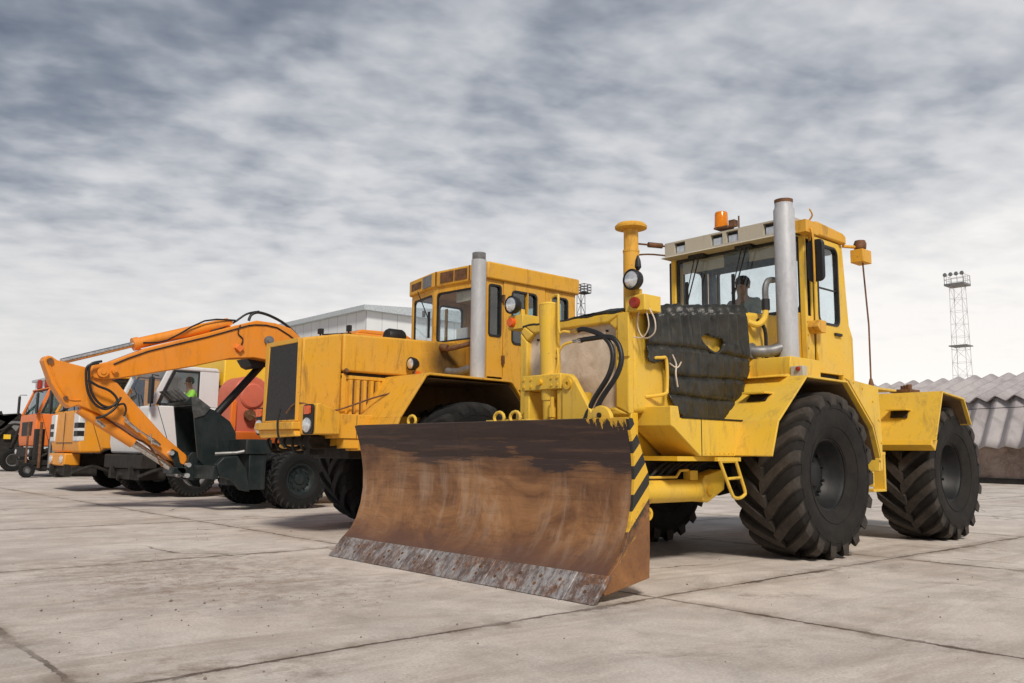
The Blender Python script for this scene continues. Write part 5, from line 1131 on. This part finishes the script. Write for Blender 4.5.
# road-marking implement on small wheels far left
IM = empty('implement', (9.0, 34.6, 0), 'black towed implement on two small wheels with upright poles, left of the orange lorry', 'road implement')
wheel('small', IM, at(27, 470, 'Y', 34.45).x, 34.5, .27, -1); wheel('small', IM, at(60.5, 471.5, 'Y', 34.45).x, 34.5, .27, -1)
xa, xb, xc = at(18, 470, 'Y', 34.6).x, at(62, 470, 'Y', 34.6).x, at(112, 470, 'Y', 34.6).x
im = MB().box(xa, xb, 34.65, 35.1, .45, .62).box(xa + .3, xb - .2, 34.7, 35.1, .28, .45).box(xb, xc, 34.7, 35.3, .55, .85)
im.prism([(xb - .3, .5), (xb + .2, 1.2), (xb + 1.6, 1.3), (xc, .8), (xc, .5)], 'y', 34.7, 35.2); im.tube([(xb - .6, 34.6, 1.0), (xb + .9, 34.6, .55), (xb + 2.2, 34.6, .3)], .09, 8).tube([(xa + .6, 34.6, .7), (xb + .3, 34.6, 1.35)], .05, 8)
im.box(xa + .5, xa + .8, 34.7, 35.0, .5, 1.75).box(xa + 1.0, xa + 1.2, 34.7, 35.0, .5, 1.4).box(xa + 1.5, xa + 1.75, 34.7, 35.0, .5, 1.6)
im.build('frame', 'dark', IM, .01)
for px_, r, mt in ((25, .035, 'brown'), (38, .05, 'brown'), (48, .04, 'grey'), (51.5, .05, 'grey')):
    x_ = at(px_, 470, 'Y', 34.5).x; MB().cyl((x_, 34.5, .35), (x_, 34.5, 2.0 if px_ < 40 else 1.9), r, n=8).build('pole', mt, IM)
# dark machine at the far left edge
FM = empty('paving_machine', (at(5, 463, 'Z', 0).x, 44.5, 0), 'black paving machine with a small yellow plate at the left edge of the yard', 'paving machine')
x0, x1 = at(-40, 455, 'Y', 44).x, at(23, 455, 'Y', 44).x
fm = MB().prism([(x0, .4), (x0, 3.0), (x0 + 2.2, 3.3), (x0 + 2.6, 2.9), (x1 - 1.4, 3.0), (x1 - 1.0, 3.4), (x1 - .8, 2.8), (x1 - .3, 2.2), (x1, 1.5), (x1, .4)], 'y', 44, 46.2)
for i in range(8): fm.tube([(x0 + .4 + .5 * i, 43.95, 1.2 + random.random()), (x0 + .8 + .5 * i, 43.9, 2.2 + random.random() * .5), (x0 + 1.4 + .5 * i, 43.95, 2.6)], .07, 6, 3)
fm.v = [Vector((p.x, p.y, p.z * .80)) for p in fm.v]; fm.build('body', 'dark', FM, .03); MB().box(at(3.5, 437, 'Y', 43.9).x, at(10.5, 437, 'Y', 43.9).x, 43.86, 43.93, at(5, 439, 'Y', 43.9).z, at(5, 434.5, 'Y', 43.9).z).build('plate', 'boxyellow', FM)
MB().cyl((x1 - 1.2, 45, 2.2), (x1 - 1.15, 45, 3.0), .09, n=10).build('exhaust', 'black', FM)
for i in range(4): wheel('truck', FM, x0 + .8 + 1.25 * i, 44.1, .52, -1)

# ================================================================== buildings, masts and shed
def lattice(mb, c, w0, w1, h, n, r=.03, z0=0):
    for i in range(n):
        za, zb = z0 + h * i / n, z0 + h * (i + 1) / n; a = w0 + (w1 - w0) * i / n; b = w0 + (w1 - w0) * (i + 1) / n
        A = [(c[0] + sx * a / 2, c[1] + sy * a / 2, za) for sx, sy in ((-1, -1), (1, -1), (1, 1), (-1, 1))]; B = [(c[0] + sx * b / 2, c[1] + sy * b / 2, zb) for sx, sy in ((-1, -1), (1, -1), (1, 1), (-1, 1))]
        for j in range(4):
            mb.tube([A[j], B[j]], r, 4); mb.tube([B[j], B[(j + 1) % 4]], r * .6, 4); mb.tube([A[j], B[(j + 1) % 4]] if (i + j) % 2 else [A[(j + 1) % 4], B[j]], r * .55, 4)
mast_c = at(963, 380, 'X', 100)
M['mastpaint'] = flat('pale_grey_mast_paint', (.55, .54, .54), .7)
LM = empty('floodlight_mast', (mast_c.x, mast_c.y, 0), 'tall pale lattice floodlight mast rising behind the corrugated shed', 'mast')
ht = at(958, 286, 'X', mast_c.x).z
t = MB(); lattice(t, (mast_c.x, mast_c.y), 1.75, 1.25, ht, 14, .030); t.build('lattice_tower', 'mastpaint', LM, smooth=0)
pl = MB().box(mast_c.x - 1.05, mast_c.x + 1.05, mast_c.y - 1.05, mast_c.y + 1.05, ht, ht + .22)
pl.box(mast_c.x - .95, mast_c.x + .95, mast_c.y - .95, mast_c.y + .95, ht * .66, ht * .66 + .12); PL = pl.build('platform', 'grey', LM)
rl_ = MB()
for a in (-1.0, -.35, .35, 1.0):
    for b_ in (-1.0, 1.0):
        rl_.tube([(mast_c.x + a, mast_c.y + b_, ht + .2), (mast_c.x + a, mast_c.y + b_, ht + 1.2)], .03, 4); rl_.tube([(mast_c.x + b_, mast_c.y + a, ht + .2), (mast_c.x + b_, mast_c.y + a, ht + 1.2)], .03, 4)
for z_ in (ht + .7, ht + 1.2): rl_.tube([(mast_c.x + a, mast_c.y + b_, z_) for a, b_ in ((-1., -1.), (1., -1.), (1., 1.), (-1., 1.), (-1., -1.))], .03, 4)
rl_.build('railing', 'mastpaint', PL, smooth=0)
for i in range(4): 
    y_ = mast_c.y - .9 + .6 * i; MB().lathe([(.12, .3), (.24, 0), (.2, -.03), (.001, -.04)], (mast_c.x - 1.0, y_, ht + 1.25), 'x', 12).build('floodlight', 'grey', PL)
mc2 = at(581, 320, 'X', 55)
L2 = empty('floodlight_mast', (mc2.x, mc2.y, 0), 'dark lattice mast with a caged platform just behind the second tractor cab', 'mast')
h2 = at(581, 293, 'X', mc2.x).z; t = MB(); lattice(t, (mc2.x, mc2.y), .7, .5, h2, 16, .028); t.build('lattice_tower', 'dark', L2, smooth=0)
cg = MB(); cx_, cy_ = mc2.x + .2, mc2.y - .2; s_ = .44
for z_ in (h2, h2 + .25, h2 + .5, h2 + .75): cg.tube([(cx_ + a * s_, cy_ + b_ * s_, z_) for a, b_ in ((-1, -1), (1, -1), (1, 1), (-1, 1), (-1, -1))], .035, 4)
for a, b_ in ((-1, -1), (1, -1), (1, 1), (-1, 1), (0, -1), (0, 1), (1, 0), (-1, 0)): cg.tube([(cx_ + a * s_, cy_ + b_ * s_, h2), (cx_ + a * s_, cy_ + b_ * s_, h2 + .75)], .03, 4)
cg.box(cx_ - s_, cx_ + s_, cy_ - s_, cy_ + s_, h2 - .06, h2); cg.build('caged_platform', 'dark', L2, smooth=0)

BX, BY = 21.1, 34.0
HB = empty('hangar', (BX, BY, 0), 'pale metal-clad hangar with a grey eave behind the excavator and hood', 'building')
hb_ = MB().box(BX, BX + 22, BY, BY + 62, 0, 7.62).build('wall', 'clad', HB, smooth=0)
MB().prism([(BX - .3, 7.62), (BX - .3, 7.85), (BX + 11, 8.6), (BX + 22.3, 7.85), (BX + 22.3, 7.62)], 'y', BY - .3, BY + 62.3).build('roof', 'bluegrey', HB, smooth=0)
for i in range(6): 
    y_ = BY + 6 + 9 * i; w_ = MB().box(BX - .03, BX + .02, y_, y_ + 3, 4.6, 5.8).build('window', 'bluegrey', HB); MB().box(BX - .04, BX - .031, y_ + .1, y_ + 2.9, 4.7, 5.7).build('pane', 'tealglass', w_)
# white tented shed beyond, far left
wt = at(-10, 430, 'Y', 82); 
WT = empty('storage_tent', (wt.x, 84, 0), 'white tented store beyond the black paving machine', 'tent')
zt_ = at(5, 411, 'Y', 82).z; xl, xr = at(-120, 420, 'Y', 82).x, at(25, 420, 'Y', 82).x
MB().prism([(xl, 0), (xl, zt_ - 1.2), (xl + 3, zt_ - .3), ((xl + xr) / 2, zt_ + .1), (xr - 3, zt_ - .5), (xr, zt_ - 1.5), (xr, 0)], 'y', 82, 98).build('tent_cover', M.setdefault('tent', flat('white_fabric', (.80, .80, .80), .7, 0, .05)), WT)
MB().prism([(xl + 6, 0), (xl + 6, 3.5), (xl + 10, 3.5), (xl + 10, 0)], 'y', 81.9, 82.02).build('door', 'grey', WT)

# shed with corrugated two-pitch roof
A_ = Vector((37.9, 11.95)); Dr = Vector((2.0, 7.1)).normalized(); Nn = Vector((Dr.y, -Dr.x))      # Nn points away from the camera
SH = empty('shed', (A_.x, A_.y, 0), 'long low shed with a wavy grey corrugated roof on stained brown walls', 'shed')
def shp(u, w_, z_): return Vector((A_.x + Dr.x * u + Nn.x * w_, A_.y + Dr.y * u + Nn.y * w_, z_))
wl = MB(); wl.hexa([shp(-16, .25, 0), shp(-16, 7.5, 0), shp(42, 7.5, 0), shp(42, .25, 0), shp(-16, .25, 1.75), shp(-16, 7.5, 1.75), shp(42, 7.5, 1.75), shp(42, .25, 1.75)])
WLs = wl.build('wall', 'stucco', SH, smooth=0)
wl = MB(); wl.hexa([shp(-16, .05, 0), shp(-16, .25, 0), shp(42, .25, 0), shp(42, .05, 0), shp(-16, .15, .22), shp(-16, .25, .22), shp(42, .25, .22), shp(42, .15, .22)]); wl.build('plinth', 'dark', WLs)
def wave(u, amp): t_ = (u / .84) % 1; return amp * (1 - abs(t_ * 2 - 1) ** 1.15 * 2)
def roof_band(p0, p1, amp, nm, u0=-16, u1=42):
    mb = MB(); n = int((u1 - u0) / .07); k_ = 6
    d_ = Vector((p1[0] - p0[0], p1[1] - p0[1])).normalized(); nr = Vector((-d_.y, d_.x))
    for i in range(n + 1):
        u = u0 + (u1 - u0) * i / n; a = wave(u, amp) + .012 * math.sin(u * 1.7)
        for j in range(k_ + 1):
            t_ = j / k_; w_ = p0[0] + (p1[0] - p0[0]) * t_ + nr.x * a; z_ = p0[1] + (p1[1] - p0[1]) * t_ + nr.y * a; mb.v.append(shp(u, w_, z_))
    for i in range(n):
        for j in range(k_): q_ = i * (k_ + 1) + j; mb.f.append((q_, q_ + 1, q_ + k_ + 2, q_ + k_ + 1))
    o = mb.build(nm, 'slate', SH, smooth=25); s_ = o.modifiers.new('thick', 'SOLIDIFY'); s_.thickness = .03; s_.offset = 0; return o
roof_band((-.25, 1.46), (.75, 3.50), .125, 'lower_roof'); roof_band((.50, 3.50), (4.0, 4.80), .125, 'upper_roof'); roof_band((4.0, 4.80), (7.6, 3.2), .125, 'back_roof')
gb = MB()
for u in (-16, 41.9): gb.hexa([shp(u, .1, 1.7), shp(u, 7.4, 1.7), shp(u + .1, 7.4, 1.7), shp(u + .1, .1, 1.7), shp(u, .9, 3.4), shp(u, 7.2, 3.3), shp(u + .1, 7.2, 3.3), shp(u + .1, .9, 3.4)])
gb.build('gable', 'stucco', SH, smooth=0)
MB().tube([shp(-16, .1, 3.1), shp(42, .1, 3.05)], .015, 5).build('cable', 'dark', SH)

# pebbles and grit lying on the slabs: too many to count
pb = MB(); M['pebble'] = flat('grey_stone', (.20, .16, .13), .9, 0, .5)
for i in range(170):
    r_ = random.uniform(.003, .0085) * random.choice((1, 1, 1, 1.6)); x_, y_ = random.uniform(1, 10), random.uniform(1.2, 12)
    if random.random() < .5: x_, y_ = 2.6 + random.gauss(0, .9), 5.6 + random.gauss(0, .8)
    v = [Vector((random.gauss(0, 1), random.gauss(0, 1), random.gauss(0, .6))).normalized() * r_ * random.uniform(.7, 1.2) for _ in range(6)]
    base = [(1, 0, 0), (0, 1, 0), (-1, 0, 0), (0, -1, 0), (0, 0, 1), (0, 0, -.6)]
    v = [Vector(b) * r_ * random.uniform(.7, 1.3) for b in base]
    pb.add([(x_ + p.x, y_ + p.y, r_ * .4 + p.z * .8) for p in v], [(0, 1, 4), (1, 2, 4), (2, 3, 4), (3, 0, 4), (1, 0, 5), (2, 1, 5), (3, 2, 5), (0, 3, 5)])
tag(pb.build('grit', 'pebble', None, smooth=0), 'small stones and grit scattered on the concrete', 'grit', None, 'stuff')
# ================================================================== ground, sky and light
g = MB(); g.add([(-400, -400, 0), (900, -400, 0), (900, 900, 0), (-400, 900, 0)], [(0, 1, 2, 3)])
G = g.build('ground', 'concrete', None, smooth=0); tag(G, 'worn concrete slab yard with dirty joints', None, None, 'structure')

w = bpy.data.worlds.new('World'); scene.world = w; w.use_nodes = True; nt = w.node_tree; nt.nodes.clear(); k = N(nt)
SUN_EL, SUN_AZ = R_(44), R_(-122)      # azimuth of the sun measured from +x towards +y
sky = k.new('ShaderNodeTexSky'); sky.sky_type = 'NISHITA'; sky.sun_disc = False; sky.sun_elevation = SUN_EL; sky.sun_rotation = PI / 2 - SUN_AZ
bg1 = k.new('ShaderNodeBackground'); bg1.inputs[1].default_value = .05; k.L(sky.outputs[0], bg1.inputs[0])
co = k.co('Generated'); nrm = k.new('ShaderNodeVectorMath', operation='NORMALIZE'); k.L(co, nrm.inputs[0]); d = nrm.outputs[0]; x, y, z = k.sep(d)
zz = k.math('ADD', k.math('MAXIMUM', z, 0.0), .17)
cb_ = k.new('ShaderNodeCombineXYZ'); k.L(k.math('DIVIDE', x, zz), cb_.inputs[0]); k.L(k.math('DIVIDE', y, zz), cb_.inputs[1])
rot = k.new('ShaderNodeVectorRotate', rotation_type='Z_AXIS'); rot.inputs['Angle'].default_value = R_(28); k.L(cb_.outputs[0], rot.inputs[0]); pv = rot.outputs[0]
big = k.noise(pv, .95, 3, .5, .2); mid = k.noise(pv, 4.0, 3, .5, .15, (.85, 1.0, 1)); rip = k.noise(pv, 11.0, 3, .5, .15, (.8, 1.0, 1))
f = k.math('ADD', k.math('ADD', k.math('MULTIPLY', big, .46), k.math('MULTIPLY', mid, .30)), k.math('MULTIPLY', rip, .27))
# thinner, brighter cloud low down and towards the sun's side; heavier cloud overhead
dirn = k.new('ShaderNodeVectorMath', operation='DOT_PRODUCT'); k.L(d, dirn.inputs[0]); dirn.inputs[1].default_value = (.985, .0, .17)
hor = k.math('POWER', k.math('SUBTRACT', 1.0, k.math('MAXIMUM', z, 0.0), clamp=True), 3.0)
f2 = k.math('ADD', f, k.math('ADD', k.math('MULTIPLY', k.math('SUBTRACT', dirn.outputs['Value'], .66), .24), k.math('MULTIPLY', k.math('SUBTRACT', hor, .19), .62)))
cl = k.ramp(f2, [(.33, (.072, .084, .108)), (.43, (.128, .143, .170)), (.52, (.215, .227, .250)), (.62, (.315, .32, .332)), (.84, (.455, .446, .438))])
lowc = k.ramp(dirn.outputs['Value'], [(.25, (.375, .368, .36)), (.6, (.45, .438, .425)), (.9, (.53, .508, .483))])
hz = k.ramp(z, [(.0, 1), (.07, .8), (.26, 0)])
cl = k.mix(hz, cl, lowc)
bg2 = k.new('ShaderNodeBackground'); k.L(cl, bg2.inputs[0]); bg2.inputs[1].default_value = 1.0
cover = k.ramp(f2, [(.30, .88), (.5, .97)])
mx = k.new('ShaderNodeMixShader'); k.L(cover, mx.inputs[0]); k.L(bg1.outputs[0], mx.inputs[1]); k.L(bg2.outputs[0], mx.inputs[2])
ow = k.new('ShaderNodeOutputWorld'); k.L(mx.outputs[0], ow.inputs[0])
w.cycles.sampling_method = 'AUTOMATIC'
ld = bpy.data.lights.new('sun', 'SUN'); lo_ = bpy.data.objects.new('sun', ld); col.objects.link(lo_)
ld.energy = 1.5; ld.angle = R_(12); ld.color = (1, .92, .82)
dv = Vector((math.cos(SUN_EL) * math.cos(SUN_AZ), math.cos(SUN_EL) * math.sin(SUN_AZ), math.sin(SUN_EL)))
lo_.rotation_euler = dv.to_track_quat('Z', 'Y').to_euler()
scene.view_settings.view_transform = 'Standard'; scene.view_settings.look = 'None'; scene.view_settings.gamma = 1; scene.view_settings.exposure = 1.02
scene.view_settings.use_curve_mapping = False
scene.cycles.max_bounces = 8; scene.cycles.transparent_max_bounces = 12; scene.cycles.use_denoising = True
